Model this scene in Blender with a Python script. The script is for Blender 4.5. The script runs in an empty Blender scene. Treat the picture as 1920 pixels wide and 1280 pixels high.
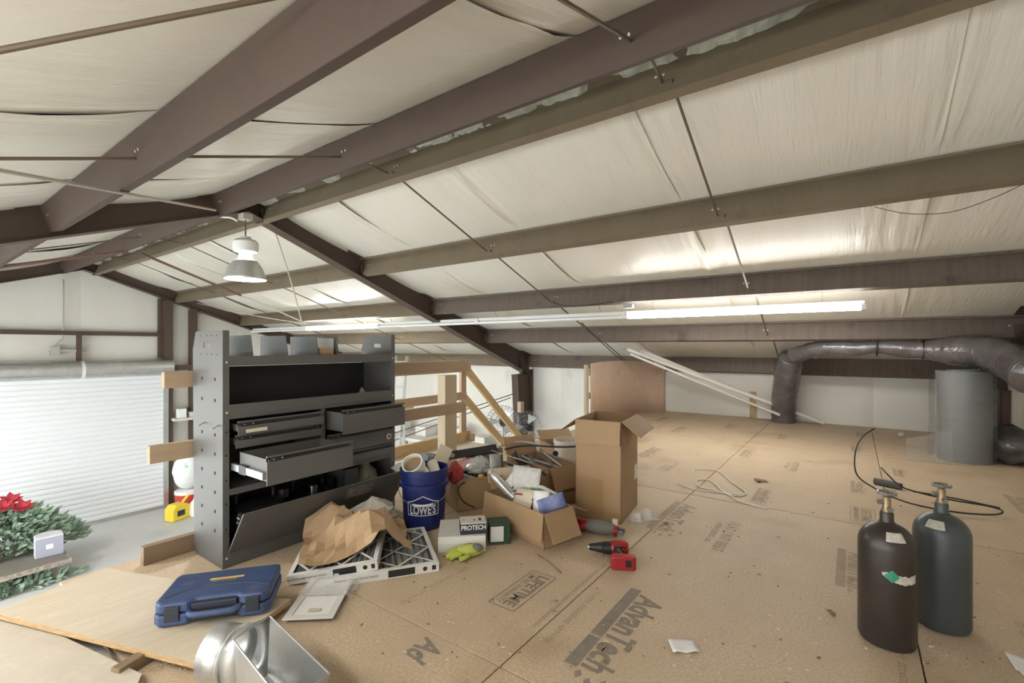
import bpy, bmesh, math, random
from mathutils import Vector, Matrix, Euler, noise
random.seed(7)
R = math.radians
scn = bpy.context.scene
COL = scn.collection

# ------------------------------------------------------------------ camera, world, exposure
YAW = R(54.0); FPX = 881.0; EYE = 1.14
cam_d = bpy.data.cameras.new('camera'); cam = bpy.data.objects.new('camera', cam_d); COL.objects.link(cam)
cam_d.sensor_width = 36.0; cam_d.lens = 36.0 * FPX / 1920.0
cam_d.shift_y = 10.0 / 1920.0
cam_d.clip_start = 0.02; cam_d.clip_end = 200
cam.location = (0, 0, EYE); cam.rotation_euler = (R(90), 0, -YAW)
scn.camera = cam
w = bpy.data.worlds.new('world'); scn.world = w; w.use_nodes = True
bg = w.node_tree.nodes['Background']; bg.inputs[0].default_value = (0.93, 0.98, 1.0, 1); bg.inputs[1].default_value = 5.5
scn.view_settings.view_transform = 'Standard'; scn.view_settings.look = 'None'
scn.view_settings.gamma = 1.0; scn.view_settings.use_curve_mapping = False
scn.view_settings.exposure = 0.62
scn.cycles.max_bounces = 8; scn.cycles.transparent_max_bounces = 6
TUBE_E = 26.0      # lit fluorescent tubes
BAY_E = 130.0       # high bay lamp

SN, CS = math.sin(YAW), math.cos(YAW)
def fl(u, v, z=0.0):                      # photo pixel on a level surface of height z
    d = FPX * (EYE - z) / (v - 650.0); l = (u - 960.0) / FPX * d
    return Vector((d * SN + l * CS, d * CS - l * SN, z))
def dep(u, v, d):                         # photo pixel at a known distance ahead
    l = (u - 960.0) / FPX * d
    return Vector((d * SN + l * CS, d * CS - l * SN, EYE - (v - 650.0) * d / FPX))

# ------------------------------------------------------------------ materials
MATS = {}
def mat(name, col, rough=0.6, metal=0.0, col2=None, scale=8.0, stretch=(1, 1, 1), amt=1.0, bump=0.0, bscale=40.0, bstretch=None,
        spots=None, spot_scale=6.0, spot_lo=0.6, spot_hi=0.7, alpha=1.0, trans=0.0, emit=0.0, detail=4.0, coat=0.0, fine=0.0):
    if name in MATS: return MATS[name]
    m = bpy.data.materials.new(name); m.use_nodes = True; MATS[name] = m
    nt = m.node_tree; N = nt.nodes; L = nt.links; b = N['Principled BSDF']
    b.inputs['Roughness'].default_value = rough; b.inputs['Metallic'].default_value = metal
    tc = N.new('ShaderNodeTexCoord')
    def nz(sc, st, dt=4.0):
        mp = N.new('ShaderNodeMapping'); mp.inputs['Scale'].default_value = st
        L.new(tc.outputs['Object'], mp.inputs['Vector'])
        n = N.new('ShaderNodeTexNoise'); n.inputs['Scale'].default_value = sc; n.inputs['Detail'].default_value = dt
        L.new(mp.outputs['Vector'], n.inputs['Vector']); return n
    def ramp(src, lo, hi):
        r = N.new('ShaderNodeMapRange'); r.inputs['From Min'].default_value = lo; r.inputs['From Max'].default_value = hi
        L.new(src, r.inputs['Value']); return r.outputs['Result']
    def mix(f, a, c):
        x = N.new('ShaderNodeMix'); x.data_type = 'RGBA'
        if hasattr(f, 'is_linked'): L.new(f, x.inputs[0])
        else: x.inputs[0].default_value = f
        for s, val in ((6, a), (7, c)):
            if isinstance(val, tuple): x.inputs[s].default_value = (*val, 1)
            else: L.new(val, x.inputs[s])
        return x.outputs[2]
    out = tuple(col)
    if col2:
        n = nz(scale, stretch, detail); out = mix(ramp(n.outputs['Fac'], 0.5 - 0.2 / max(amt, .01), 0.5 + 0.2 / max(amt, .01)), out, tuple(col2))
    if fine:
        n = nz(scale * (24 if name.startswith('osb') else 9), tuple(s for s in stretch), 2.0); k = 1 - fine
        out = mix(ramp(n.outputs['Fac'], 0.35, 0.65), out, tuple(c * k for c in col))
    if spots:
        n = nz(spot_scale, (1, 1, 1), 6.0); out = mix(ramp(n.outputs['Fac'], spot_lo, spot_hi), out, tuple(spots))
    if isinstance(out, tuple): b.inputs['Base Color'].default_value = (*out, 1)
    else: L.new(out, b.inputs['Base Color'])
    if bump:
        n = nz(bscale, bstretch or stretch, 4.0); bp = N.new('ShaderNodeBump'); bp.inputs['Strength'].default_value = bump; bp.inputs['Distance'].default_value = 0.01
        L.new(n.outputs['Fac'], bp.inputs['Height']); L.new(bp.outputs['Normal'], b.inputs['Normal'])
    b.inputs['Alpha'].default_value = alpha
    b.inputs['Transmission Weight'].default_value = trans
    b.inputs['Coat Weight'].default_value = coat
    if emit:
        b.inputs['Emission Color'].default_value = (1.0, 0.985, 0.95, 1); b.inputs['Emission Strength'].default_value = emit
    return m

mat('osb', (0.645, 0.505, 0.35), 0.6, col2=(0.53, 0.405, 0.27), scale=4.0, amt=.8, fine=.30, bump=.12, bscale=60, spots=(0.36, 0.255, 0.15), spot_scale=1.5, spot_lo=.58, spot_hi=.78)
mat('osb_clean', (0.74, 0.56, 0.43), 0.7, col2=(0.62, 0.45, 0.32), scale=7, amt=1.0, fine=.3, bump=.2, bscale=50, spots=(.46, .36, .27), spot_scale=3)
mat('ply', (0.70, 0.61, 0.47), 0.6, col2=(0.56, 0.46, 0.32), scale=6, stretch=(1, 9, 1), fine=.2, bump=.15, bscale=30)  # paled wood tone; bright light at the loft edge is put into the colour
mat('ply_pale', (0.62, 0.56, 0.47), 0.6, col2=(0.52, 0.45, 0.35), scale=5, fine=.15)
mat('ply_edge', (0.36, 0.22, 0.10), 0.8, col2=(0.55, 0.38, 0.2), scale=20, stretch=(1, 1, 14))
mat('grey_wood', (0.42, 0.39, 0.34), 0.8, col2=(0.30, 0.275, 0.24), scale=7, stretch=(10, 1, 1), fine=.2)
mat('print', (0.205, 0.175, 0.145), 0.75, col2=(0.27, 0.22, 0.17), scale=25)
mat('print_faint', (0.32, 0.255, 0.185), 0.75, col2=(0.42, 0.325, 0.225), scale=25)
mat('concrete', (0.62, 0.62, 0.61), 0.55, col2=(0.53, 0.53, 0.52), scale=1.2, fine=.1, spots=(.42, .42, .41), spot_scale=.9, spot_lo=.62, spot_hi=.8)
mat('vinyl', (0.72, 0.685, 0.60), 0.33, col2=(0.67, 0.63, 0.54), scale=.9, stretch=(.4, 2, 1), bump=.6, bscale=9, bstretch=(.5, 5, .5), spots=(.60, .54, .43), spot_scale=.8, spot_lo=.62, spot_hi=.8)
mat('vinyl_wall', (0.73, 0.715, 0.66), 0.42, col2=(0.66, 0.63, 0.56), scale=1.2, stretch=(1, 1, .4), bump=.35, bscale=7, bstretch=(1.5, 1.5, .5), spots=(.46, .36, .24), spot_scale=1.1, spot_lo=.66, spot_hi=.82)
mat('torn', (0.60, 0.63, 0.55), 0.4, col2=(0.4, 0.42, 0.34), scale=14, bump=.6, bscale=30)
mat('steel_brown', (0.088, 0.057, 0.041), 0.68, col2=(0.074, 0.048, 0.036), scale=2, fine=.05)
mat('steel_olive', (0.185, 0.145, 0.090), 0.55, col2=(0.14, 0.105, 0.07), scale=2.2, stretch=(1, 1.5, 1), fine=.1, spots=(.10, .075, .06), spot_scale=2.2, spot_lo=.64, spot_hi=.8)
mat('steel_dirty', (0.165, 0.128, 0.10), 0.6, col2=(0.092, 0.07, 0.057), scale=5, stretch=(1, 5, .25), fine=.12, spots=(.055, .042, .036), spot_scale=2.4, spot_lo=.64, spot_hi=.76)
mat('rod', (0.17, 0.13, 0.09), 0.55, .4)
mat('rod_pale', (0.5, 0.46, 0.38), 0.5)
mat('pipe_red', (0.17, 0.085, 0.065), 0.5)
mat('white_paint', (0.74, 0.74, 0.72), 0.4)
mat('tube_off', (0.80, 0.80, 0.78), 0.3)
mat('tube_on', (1, 1, 1), 0.3, emit=TUBE_E)
mat('bay_on', (1, 1, 1), 0.3, emit=BAY_E)
mat('prism_glass', (0.62, 0.62, 0.58), 0.35, .5, col2=(.42, .42, .40), scale=12, stretch=(8, 8, .3))
mat('collar_on', (1, 1, 1), 0.3, emit=9)
mat('lamp_body', (0.72, 0.71, 0.66), 0.5)
mat('door_white', (0.76, 0.78, 0.79), 0.45)
mat('galv', (0.62, 0.63, 0.62), 0.40, .85, col2=(.45, .46, .45), scale=10, fine=.12)
mat('galv_dull', (0.135, 0.143, 0.135), 0.5, .2, col2=(.115, .122, .115), scale=9, fine=.15)
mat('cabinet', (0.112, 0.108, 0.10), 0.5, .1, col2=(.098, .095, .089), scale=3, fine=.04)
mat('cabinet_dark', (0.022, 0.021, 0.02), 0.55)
mat('hole', (0.006, 0.006, 0.006), 0.9)
mat('chrome', (0.75, 0.75, 0.74), 0.18, .95)
mat('label_white', (0.72, 0.71, 0.68), 0.6)
mat('lumber', (0.50, 0.365, 0.235), 0.65, col2=(0.41, 0.285, 0.17), scale=5, stretch=(1, 12, 12), fine=.12, spots=(.30, .17, .09), spot_scale=7, spot_lo=.70, spot_hi=.76)
mat('lumber_rail', (0.43, 0.305, 0.195), 0.65, col2=(0.35, 0.24, 0.145), scale=5, stretch=(1, 12, 12), fine=.12)  # darker copy of lumber; shade on the near railing is put into the colour
mat('lumber_y', (0.60, 0.42, 0.215), 0.65, col2=(0.52, 0.34, 0.16), scale=5, stretch=(1, 12, 12), fine=.12)
mat('lumber_z', (0.56, 0.47, 0.325), 0.7, col2=(0.46, 0.37, 0.245), scale=5, stretch=(12, 12, 1), fine=.12)
mat('lumber_old', (0.27, 0.185, 0.115), 0.75, col2=(0.20, 0.135, 0.085), scale=5, stretch=(1, 12, 12), fine=.15)
mat('card', (0.40, 0.262, 0.142), 0.75, col2=(0.36, 0.232, 0.122), scale=3, bump=.1, bscale=30, bstretch=(8, 8, .4))
mat('card_in', (0.40, 0.265, 0.155), 0.8)
mat('card_pale', (0.66, 0.58, 0.44), 0.75, col2=(.58, .50, .37), scale=6)
mat('card_white', (0.66, 0.645, 0.60), 0.6)
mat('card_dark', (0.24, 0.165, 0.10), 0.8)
mat('tape', (0.36, 0.22, 0.10), 0.3)
mat('kraft', (0.46, 0.315, 0.18), 0.8, col2=(.40, .265, .15), scale=5, bump=.3, bscale=16)
mat('blue_bucket', (0.010, 0.020, 0.125), 0.35, col2=(.008, .016, .10), scale=6)
mat('blue_case', (0.048, 0.08, 0.185), 0.5, col2=(.038, .062, .145), scale=4, spots=(.14, .17, .25), spot_scale=5, spot_lo=.66, spot_hi=.85)
mat('case_dark', (0.022, 0.026, 0.04), 0.5)
mat('gold_text', (0.62, 0.42, 0.12), 0.5)
mat('pvc', (0.74, 0.70, 0.60), 0.4)
mat('black_plastic', (0.018, 0.018, 0.019), 0.4)
mat('black_gloss', (0.012, 0.012, 0.013), 0.12, coat=.4)
mat('grey_plastic', (0.27, 0.28, 0.31), 0.45)
mat('red_tool', (0.33, 0.016, 0.018), 0.38)
mat('red_cloth', (0.30, 0.03, 0.03), 0.8)
mat('red_bright', (0.60, 0.05, 0.04), 0.5)
mat('pink', (0.75, 0.37, 0.38), 0.8, col2=(.8, .55, .5), scale=12)
mat('lime', (0.50, 0.56, 0.10), 0.75, col2=(.36, .42, .07), scale=10)
mat('glove_grey', (0.17, 0.16, 0.14), 0.8)
mat('green_box', (0.02, 0.06, 0.032), 0.5)
mat('green_bright', (0.06, 0.36, 0.06), 0.5)
mat('paper', (0.80, 0.80, 0.78), 0.7)
mat('paper_print', (0.64, 0.62, 0.58), 0.7, col2=(.52, .50, .47), scale=30)
mat('plastic_clear', (0.88, 0.88, 0.86), 0.15, alpha=.30, coat=.3)
mat('plastic_milky', (0.78, 0.74, 0.66), 0.3, alpha=.8)
mat('plastic_foil', (0.66, 0.66, 0.66), 0.2, .5, col2=(.3, .3, .3), scale=12, bump=.6, bscale=24)
mat('blue_print', (0.06, 0.09, 0.34), 0.4, col2=(.35, .40, .6), scale=9)
mat('tank_black', (0.030, 0.026, 0.024), 0.36, .2, col2=(.055, .04, .03), scale=5, spots=(.12, .10, .08), spot_scale=5, spot_lo=.66, spot_hi=.82)
mat('tank_grey', (0.066, 0.074, 0.075), 0.4, .15, col2=(.052, .06, .061), scale=4, spots=(.03, .03, .03), spot_scale=12, spot_lo=.7, spot_hi=.74)
mat('brass', (0.30, 0.22, 0.13), 0.42, .8)
mat('pewter', (0.30, 0.29, 0.28), 0.35, .8)
mat('green_label', (0.03, 0.25, 0.13), 0.5)
mat('label_old', (0.66, 0.62, 0.52), 0.6, col2=(.35, .33, .3), scale=40)
mat('flex', (0.20, 0.185, 0.188), 0.2, .35, col2=(.13, .118, .12), scale=6, bump=1.0, bscale=18, bstretch=(1, 1, 1))
mat('screen', (0.25, 0.265, 0.265), 0.5, .4, col2=(.16, .175, .175), scale=3, stretch=(1, 1, 9), fine=.25, bump=.25, bscale=90, bstretch=(1, 1, 4))
mat('screen_thin', (0.45, 0.46, 0.46), 0.5, .3, alpha=.28)
mat('strip_white', (0.74, 0.71, 0.65), 0.4)
mat('stain', (0.36, 0.24, 0.10), 0.7, col2=(.5, .38, .2), scale=8)
mat('leaf', (0.24, 0.36, 0.24), 0.6, col2=(.50, .60, .48), scale=9)
mat('petal', (0.48, 0.03, 0.045), 0.6, col2=(.3, .015, .03), scale=8)
mat('foil_edge', (0.62, 0.55, 0.47), 0.25, .6, col2=(.25, .2, .16), scale=25, bump=.6, bscale=30)
mat('dark_slab', (0.16, 0.14, 0.12), 0.6)
mat('speaker_grey', (0.36, 0.37, 0.43), 0.5)
mat('speaker_pale', (0.60, 0.60, 0.63), 0.5)
mat('bag_white', (0.80, 0.83, 0.84), 0.4, spots=(.35, .62, .38), spot_scale=4, spot_lo=.62, spot_hi=.68)
mat('yellow', (0.80, 0.60, 0.05), 0.4)
mat('alu', (0.68, 0.69, 0.70), 0.35, .8)
mat('fan_wire', (0.30, 0.31, 0.31), 0.4, .5)
mat('fan_blade', (0.45, 0.46, 0.46), 0.4, .4)
mat('outlet', (0.50, 0.36, 0.25), 0.6)
mat('foam_grey', (0.085, 0.087, 0.09), 0.8)
mat('wire_black', (0.014, 0.013, 0.012), 0.45)
mat('wire_white', (0.76, 0.74, 0.69), 0.45)
mat('wire_grey', (0.40, 0.40, 0.38), 0.5)
mat('filter_media', (0.33, 0.33, 0.33), 0.8, col2=(.2, .2, .2), scale=30, stretch=(1, 8, 1))
mat('ink', (0.02, 0.02, 0.02), 0.6)
mat('sawdust', (0.66, 0.55, 0.38), 0.9)
mat('jug', (0.45, 0.45, 0.34), 0.12, alpha=.75, coat=.5)
mat('cap_orange', (0.55, 0.30, 0.06), 0.5)
mat('bench', (0.62, 0.62, 0.58), 0.5)

# ------------------------------------------------------------------ mesh helpers
class MB:
    def __init__(s): s.v = []; s.f = []; s.m = []
    def add(s, vs, fs, mi=0, T=None):
        o = len(s.v)
        s.v += [tuple(T @ Vector(p)) if T else tuple(p) for p in vs]
        s.f += [tuple(i + o for i in q) for q in fs]; s.m += [mi] * len(fs); return s
    def box(s, c, d, mi=0, T=None, rot=None):
        x, y, z = (k / 2 for k in d)
        vs = [(-x, -y, -z), (x, -y, -z), (x, y, -z), (-x, y, -z), (-x, -y, z), (x, -y, z), (x, y, z), (-x, y, z)]
        M = Matrix.Translation(c) @ (Euler(rot).to_matrix().to_4x4() if rot else Matrix.Identity(4))
        if T: M = T @ M
        return s.add(vs, [(0, 3, 2, 1), (4, 5, 6, 7), (0, 1, 5, 4), (1, 2, 6, 5), (2, 3, 7, 6), (3, 0, 4, 7)], mi, M)
    def bb(s, a, b, mi=0, T=None):
        return s.box([(p + q) / 2 for p, q in zip(a, b)], [abs(q - p) for p, q in zip(a, b)], mi, T)
    def prism(s, poly, depth, mi=0, T=None):          # polygon in local xy, extruded along z
        n = len(poly); vs = [(x, y, 0) for x, y in poly] + [(x, y, depth) for x, y in poly]
        fs = [tuple(reversed(range(n))), tuple(range(n, 2 * n))] + [(i, (i + 1) % n, n + (i + 1) % n, n + i) for i in range(n)]
        return s.add(vs, fs, mi, T)
    def lathe(s, prof, n=24, mi=0, T=None, caps=True):  # (radius, z)
        vs = []; fs = []
        for r, z in prof:
            for k in range(n):
                a = 2 * math.pi * k / n; vs.append((r * math.cos(a), r * math.sin(a), z))
        for i in range(len(prof) - 1):
            for k in range(n):
                fs.append((i * n + k, i * n + (k + 1) % n, (i + 1) * n + (k + 1) % n, (i + 1) * n + k))
        if caps:
            fs.append(tuple(reversed(range(n)))); fs.append(tuple(range((len(prof) - 1) * n, len(prof) * n)))
        return s.add(vs, fs, mi, T)
    def tube(s, pts, r, n=8, mi=0, T=None, closed=False):
        pts = [Vector(p) for p in pts]; L = len(pts); vs = []; fs = []; up = None
        rr = r if isinstance(r, (list, tuple)) else [r] * L
        for i, p in enumerate(pts):
            if closed: t = pts[(i + 1) % L] - pts[i - 1]
            else: t = pts[min(i + 1, L - 1)] - pts[max(i - 1, 0)]
            if t.length < 1e-9: t = Vector((0, 0, 1))
            t.normalize()
            if up is None:
                up = Vector((0, 0, 1)) if abs(t.z) < .9 else Vector((1, 0, 0))
            a = t.cross(up)
            if a.length < 1e-4: a = t.orthogonal()
            a.normalize(); b = a.cross(t).normalized(); up = b
            for k in range(n):
                q = 2 * math.pi * k / n; vs.append(p + a * (math.cos(q) * rr[i]) + b * (math.sin(q) * rr[i]))
        M = L if closed else L - 1
        for i in range(M):
            j = (i + 1) % L
            for k in range(n):
                fs.append((i * n + k, i * n + (k + 1) % n, j * n + (k + 1) % n, j * n + k))
        if not closed:
            fs.append(tuple(reversed(range(n)))); fs.append(tuple(range((L - 1) * n, L * n)))
        return s.add(vs, fs, mi, T)
    def cyl(s, a, b, r, n=16, mi=0, T=None, r2=None):
        return s.tube([a, b], [r, r if r2 is None else r2], n, mi, T)
    def grid(s, fn, nu, nv, mi=0, T=None):
        vs = [fn(i / nu, j / nv) for j in range(nv + 1) for i in range(nu + 1)]
        fs = [(j * (nu + 1) + i, j * (nu + 1) + i + 1, (j + 1) * (nu + 1) + i + 1, (j + 1) * (nu + 1) + i) for j in range(nv) for i in range(nu)]
        return s.add(vs, fs, mi, T)
    def sphere(s, c, r, n=14, mi=0, T=None):
        sc = r if isinstance(r, (tuple, list)) else (r, r, r)
        prof = [(max(math.sin(math.pi * i / (n // 2)), 1e-3), -math.cos(math.pi * i / (n // 2))) for i in range(n // 2 + 1)]
        M = Matrix.Translation(c) @ Matrix.Diagonal((*sc, 1))
        if T: M = T @ M
        return s.lathe(prof, n, mi, M)
    def build(s, name, mats, parent=None, smooth=False, bevel=0, solid=0, loc=None, rot=None, sub=0):
        me = bpy.data.meshes.new(name); me.from_pydata(s.v, [], s.f)
        for k in (mats if isinstance(mats, (list, tuple)) else [mats]): me.materials.append(MATS[k])
        for p, i in zip(me.polygons, s.m): p.material_index = i
        me.update()
        if smooth:
            me.polygons.foreach_set('use_smooth', [True] * len(me.polygons))
            if smooth != 'all':
                try: me.set_sharp_from_angle(angle=R(40))
                except Exception: pass
        return link(name, me, parent, loc, rot, bevel, solid, sub)
def link(name, me, parent=None, loc=None, rot=None, bevel=0, solid=0, sub=0):
    o = bpy.data.objects.new(name, me); COL.objects.link(o); o.parent = parent
    if loc is not None: o.location = loc
    if rot is not None: o.rotation_euler = rot
    if sub:
        q = o.modifiers.new('s', 'SUBSURF'); q.levels = sub; q.render_levels = sub
    if solid:
        q = o.modifiers.new('t', 'SOLIDIFY'); q.thickness = solid; q.offset = 0
    if bevel:
        q = o.modifiers.new('b', 'BEVEL'); q.width = bevel; q.segments = 2; q.limit_method = 'ANGLE'
    return o
def tag(o, label, cat, group=None, kind=None):
    o['label'] = label; o['category'] = cat
    if group: o['group'] = group
    if kind: o['kind'] = kind
    return o
def struct(o, label=None):
    o['kind'] = 'structure'
    if label: o['label'] = label
    return o
def thing(name, label, cat, loc=(0, 0, 0), rz=0.0, group=None, rot=None):
    o = bpy.data.objects.new(name, None); COL.objects.link(o); o.empty_display_size = .1
    o.location = loc; o.rotation_euler = rot or (0, 0, rz); return tag(o, label, cat, group)
def spline(pts, n=8, closed=False):
    P = [Vector(p) for p in pts]; out = []; L = len(P)
    for i in range(L if closed else L - 1):
        g = (lambda k: P[k % L]) if closed else (lambda k: P[min(max(k, 0), L - 1)])
        a, b, c, d = g(i - 1), g(i), g(i + 1), g(i + 2)
        for k in range(n):
            t = k / n
            out.append(.5 * ((2 * b) + (c - a) * t + (2 * a - 5 * b + 4 * c - d) * t * t + (3 * b - a - 3 * c + d) * t ** 3))
    if not closed: out.append(P[-1])
    return out
def text_mesh(txt, size, width=None, shear=0.0, bold=0.0, spacing=1.0):
    if txt.startswith('#'):                # print too small to read in the photograph: a row of letter sized marks
        vs, fs, x, rg = [], [], 0.0, random.Random(len(txt) + int(size * 1e4))
        while x < width:
            l = rg.uniform(.35, .6) * size; y0, y1 = -.36 * size, .36 * size * rg.choice((.7, 1, 1)); o = len(vs)
            if rg.random() > .14:
                t = .16 * size
                for a, b, c, d in ((x, y0, x + t, y1), (x + t, y1 - t, x + l, y1), (x + t, y0, x + l, y0 + t))[:rg.choice((2, 3, 3))]:
                    o = len(vs); vs += [Vector((a, b, 0)), Vector((c, b, 0)), Vector((c, d, 0)), Vector((a, d, 0))]; fs.append((o, o + 1, o + 2, o + 3))
            x += l + .2 * size
        return [v - Vector((width / 2, 0, 0)) for v in vs], fs
    cu = bpy.data.curves.new('t', 'FONT'); cu.body = txt; cu.size = size; cu.shear = shear; cu.offset = bold * size; cu.space_character = spacing
    cu.align_x = 'CENTER'; cu.align_y = 'CENTER'; cu.resolution_u = 3
    o = bpy.data.objects.new('t', cu); COL.objects.link(o)
    bpy.context.view_layer.update()
    me = bpy.data.meshes.new_from_object(o.evaluated_get(bpy.context.evaluated_depsgraph_get()))
    bpy.data.objects.remove(o); bpy.data.curves.remove(cu)
    vs = [v.co.copy() for v in me.vertices]; fs = [tuple(p.vertices) for p in me.polygons]
    bpy.data.meshes.remove(me)
    xs = [v.x for v in vs]; w0 = max(xs) - min(xs); cx = (max(xs) + min(xs)) / 2
    ys = [v.y for v in vs]; cy = (max(ys) + min(ys)) / 2
    k = (width / w0) if width else 1.0
    return [Vector(((v.x - cx) * k, v.y - cy, 0)) for v in vs], fs
def frame_T(o, ex, ey):                    # local frame: origin, x dir, y dir
    ex = Vector(ex).normalized(); ez = ex.cross(Vector(ey)).normalized(); ey = ez.cross(ex)
    M = Matrix((ex, ey, ez)).transposed().to_4x4(); M.translation = Vector(o); return M

# ------------------------------------------------------------------ shell of the building
XR, ZRIDGE = 2.542, 2.653                  # ridge: x and height of the purlin undersides
SL = 1 / 3.0; PD = 0.216
XW, XL = 8.42, -3.35                       # eave walls
YN, YM, YF = -1.5, 5.6, 12.5               # frame lines
ZG = -2.41                                 # ground slab
def zb(x): return ZRIDGE - SL * abs(x - XR)   # underside of purlins
def zt(x): return zb(x) + PD + .026           # roof insulation

g = MB().box((3.5, 5.5, ZG - .1), (24, 22, .2)).build('floor_lower', 'concrete'); struct(g, 'grey concrete slab of the ground floor seen below the loft')

# loft floor: sheathing panels on a deck
fx = [0.55, 1.33, 3.75, 6.17, 8.40]; fy = [-1.46, -0.2, 1.02, 2.24, 3.12]
deck = MB()
deck.bb((.55, -1.46, -.20), (8.40, 3.12, -.022)); deck.bb((-1.1, -1.46, -.2), (.55, 1.93, -.022)); deck.bb((2.2, 3.12, -.2), (4.28, 3.86, -.022))
floor = struct(deck.build('floor', 'lumber_old'), 'loft floor of tan sheathing panels with printed lettering')
def floor_panel(x0, x1, y0, y1, m='osb'):
    MB().bb((x0 + .0042, y0 + .0026, -.02), (x1 - .0042, y1 - .0026, 0)).build('floor_panel', m, floor, bevel=.0015)
for i in range(4):
    for j in range(4): floor_panel(fx[i], fx[i + 1], fy[j], fy[j + 1])
floor_panel(-1.09, .55, -1.46, -.2); floor_panel(-1.09, .55, -.2, 1.02); floor_panel(-1.09, .55, 1.02, 1.93)
floor_panel(2.2, 4.28, 3.12, 3.86, 'ply_pale')

def flat_print(txt, c, size, width, m='print', rz=math.pi, shear=0.0, bold=0.0, extra=None):
    b = MB(); vs, fs = text_mesh(txt, size, width, shear, bold); b.add(vs, fs)
    if extra: extra(b)
    return b.build('printed_lettering', m, floor, loc=(c[0], c[1], .0011), rot=(0, 0, rz))
def rect_outline(b, w, h, t, cx=0, cy=0):
    for s in (-1, 1):
        b.add([(cx - w / 2, cy + s * h / 2 - t / 2, 0), (cx + w / 2, cy + s * h / 2 - t / 2, 0), (cx + w / 2, cy + s * h / 2 + t / 2, 0), (cx - w / 2, cy + s * h / 2 + t / 2, 0)], [(0, 1, 2, 3)])
        b.add([(cx + s * w / 2 - t / 2, cy - h / 2, 0), (cx + s * w / 2 + t / 2, cy - h / 2, 0), (cx + s * w / 2 + t / 2, cy + h / 2, 0), (cx + s * w / 2 - t / 2, cy + h / 2, 0)], [(0, 1, 2, 3)])
def quad2(b, x0, y0, x1, y1): b.add([(x0, y0, 0), (x1, y0, 0), (x1, y1, 0), (x0, y1, 0)], [(0, 1, 2, 3)])
def advantech(c, m='print', k=1.0, bar=True):
    def ex(b):
        if bar:
            quad2(b, -.33 * k, -.115 * k, .10 * k, -.065 * k); quad2(b, .11 * k, -.115 * k, .31 * k, -.065 * k)
        for (x, y, l) in ((.315, .05, .05), (.335, .0, .06), (.315, -.045, .05)):
            b.add([(x * k, y * k, 0), ((x + .02) * k, (y - .012) * k, 0), ((x + l) * k, (y + .004) * k, 0), ((x + .02) * k, (y + .014) * k, 0)], [(0, 1, 2, 3)])
    flat_print('AdvanTech', c, .155 * k, .60 * k, m, bold=.03, shear=.12, extra=ex)
def lifetime(c, m='print', k=1.0):
    def ex(b):
        rect_outline(b, .36 * k, .135 * k, .006 * k, 0, -.018 * k)
        vs, fs = text_mesh('LIMITED WARRANTY', .042 * k, .31 * k, 0, .005); b.add([v + Vector((0, -.055 * k, 0)) for v in vs], fs)
    flat_print('LIFETIME', c, .082 * k, .31 * k, m, bold=.03, extra=ex)
def flatout(c, m='print', k=1.0):
    def ex(b):
        vs, fs = text_mesh('#', .045 * k, .36 * k, 0, 0); b.add([v + Vector((-.02, -.075 * k, 0)) for v in vs], fs)
    flat_print('FLAT OUT BEST', c, .09 * k, .52 * k, m, bold=.012, extra=ex)
advantech((1.80, .735)); lifetime((1.82, 1.235))
advantech((3.20, .95), 'print_faint'); flatout((3.05, .62), 'print_faint')
lifetime((3.98, -.10 + .03), 'print_faint'); advantech((2.98, -.02), 'print_faint', .8); flatout((2.62, -.62), 'print_faint', .9)
lifetime((1.66, -.02 + .12)); flat_print('Ad', (1.235, 1.30), .155, .13, 'print', bold=.03, shear=.12)
for (c, k) in (((4.05, .55), .6), ((5.0, 1.75), .8), ((5.55, .9), .6), ((4.75, -.05), .6), ((4.9, -1.02), .8), ((6.6, 1.9), .8), ((7.4, 2.4), .8), ((6.85, .7), .6), ((7.3, 1.4), .7),
               ((6.5, -.05), .6), ((7.6, -.1), .6), ((3.35, -.98), .7), ((5.5, -.35), .5), ((5.9, 2.7), .8)):
    advantech(c, 'print_faint', k)
for (c, k) in (((4.5, 1.4), .8), ((6.1, 1.3), .8), ((5.2, .45), .8)): flatout(c, 'print_faint', k)
flat_print('#', (1.62, 1.62), .03, .42, 'print_faint', rz=math.pi - .03)
flat_print('#', (2.05, 1.055), .022, .9, 'print_faint')
flat_print('#', (1.75, .96), .03, .42, 'print_faint')
flat_print('#', (2.05, -.14), .03, .5, 'print_faint')
# nail marks printed as small hexagons along the joists
hx = MB()
for yy in (1.07, .97, .42, -.15, -.25, 1.6, 2.2, -.8):
    for xx in [1.0 + .2 * k for k in range(30)]:
        x0 = xx + random.uniform(-.05, .05); y0 = yy + random.uniform(-.02, .02); a0 = random.random()
        if random.random() < .35: continue
        for k in range(6):
            a, b_ = a0 + k * math.pi / 3, a0 + (k + 1) * math.pi / 3
            hx.add([(x0 + r * math.cos(t), y0 + r * math.sin(t) * .8, .0011) for r, t in ((.014, a), (.014, b_), (.011, b_), (.011, a))], [(0, 3, 2, 1)])
h = hx.build('printed_nail_marks', 'print_faint', floor); h['kind'] = 'stuff'

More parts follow.
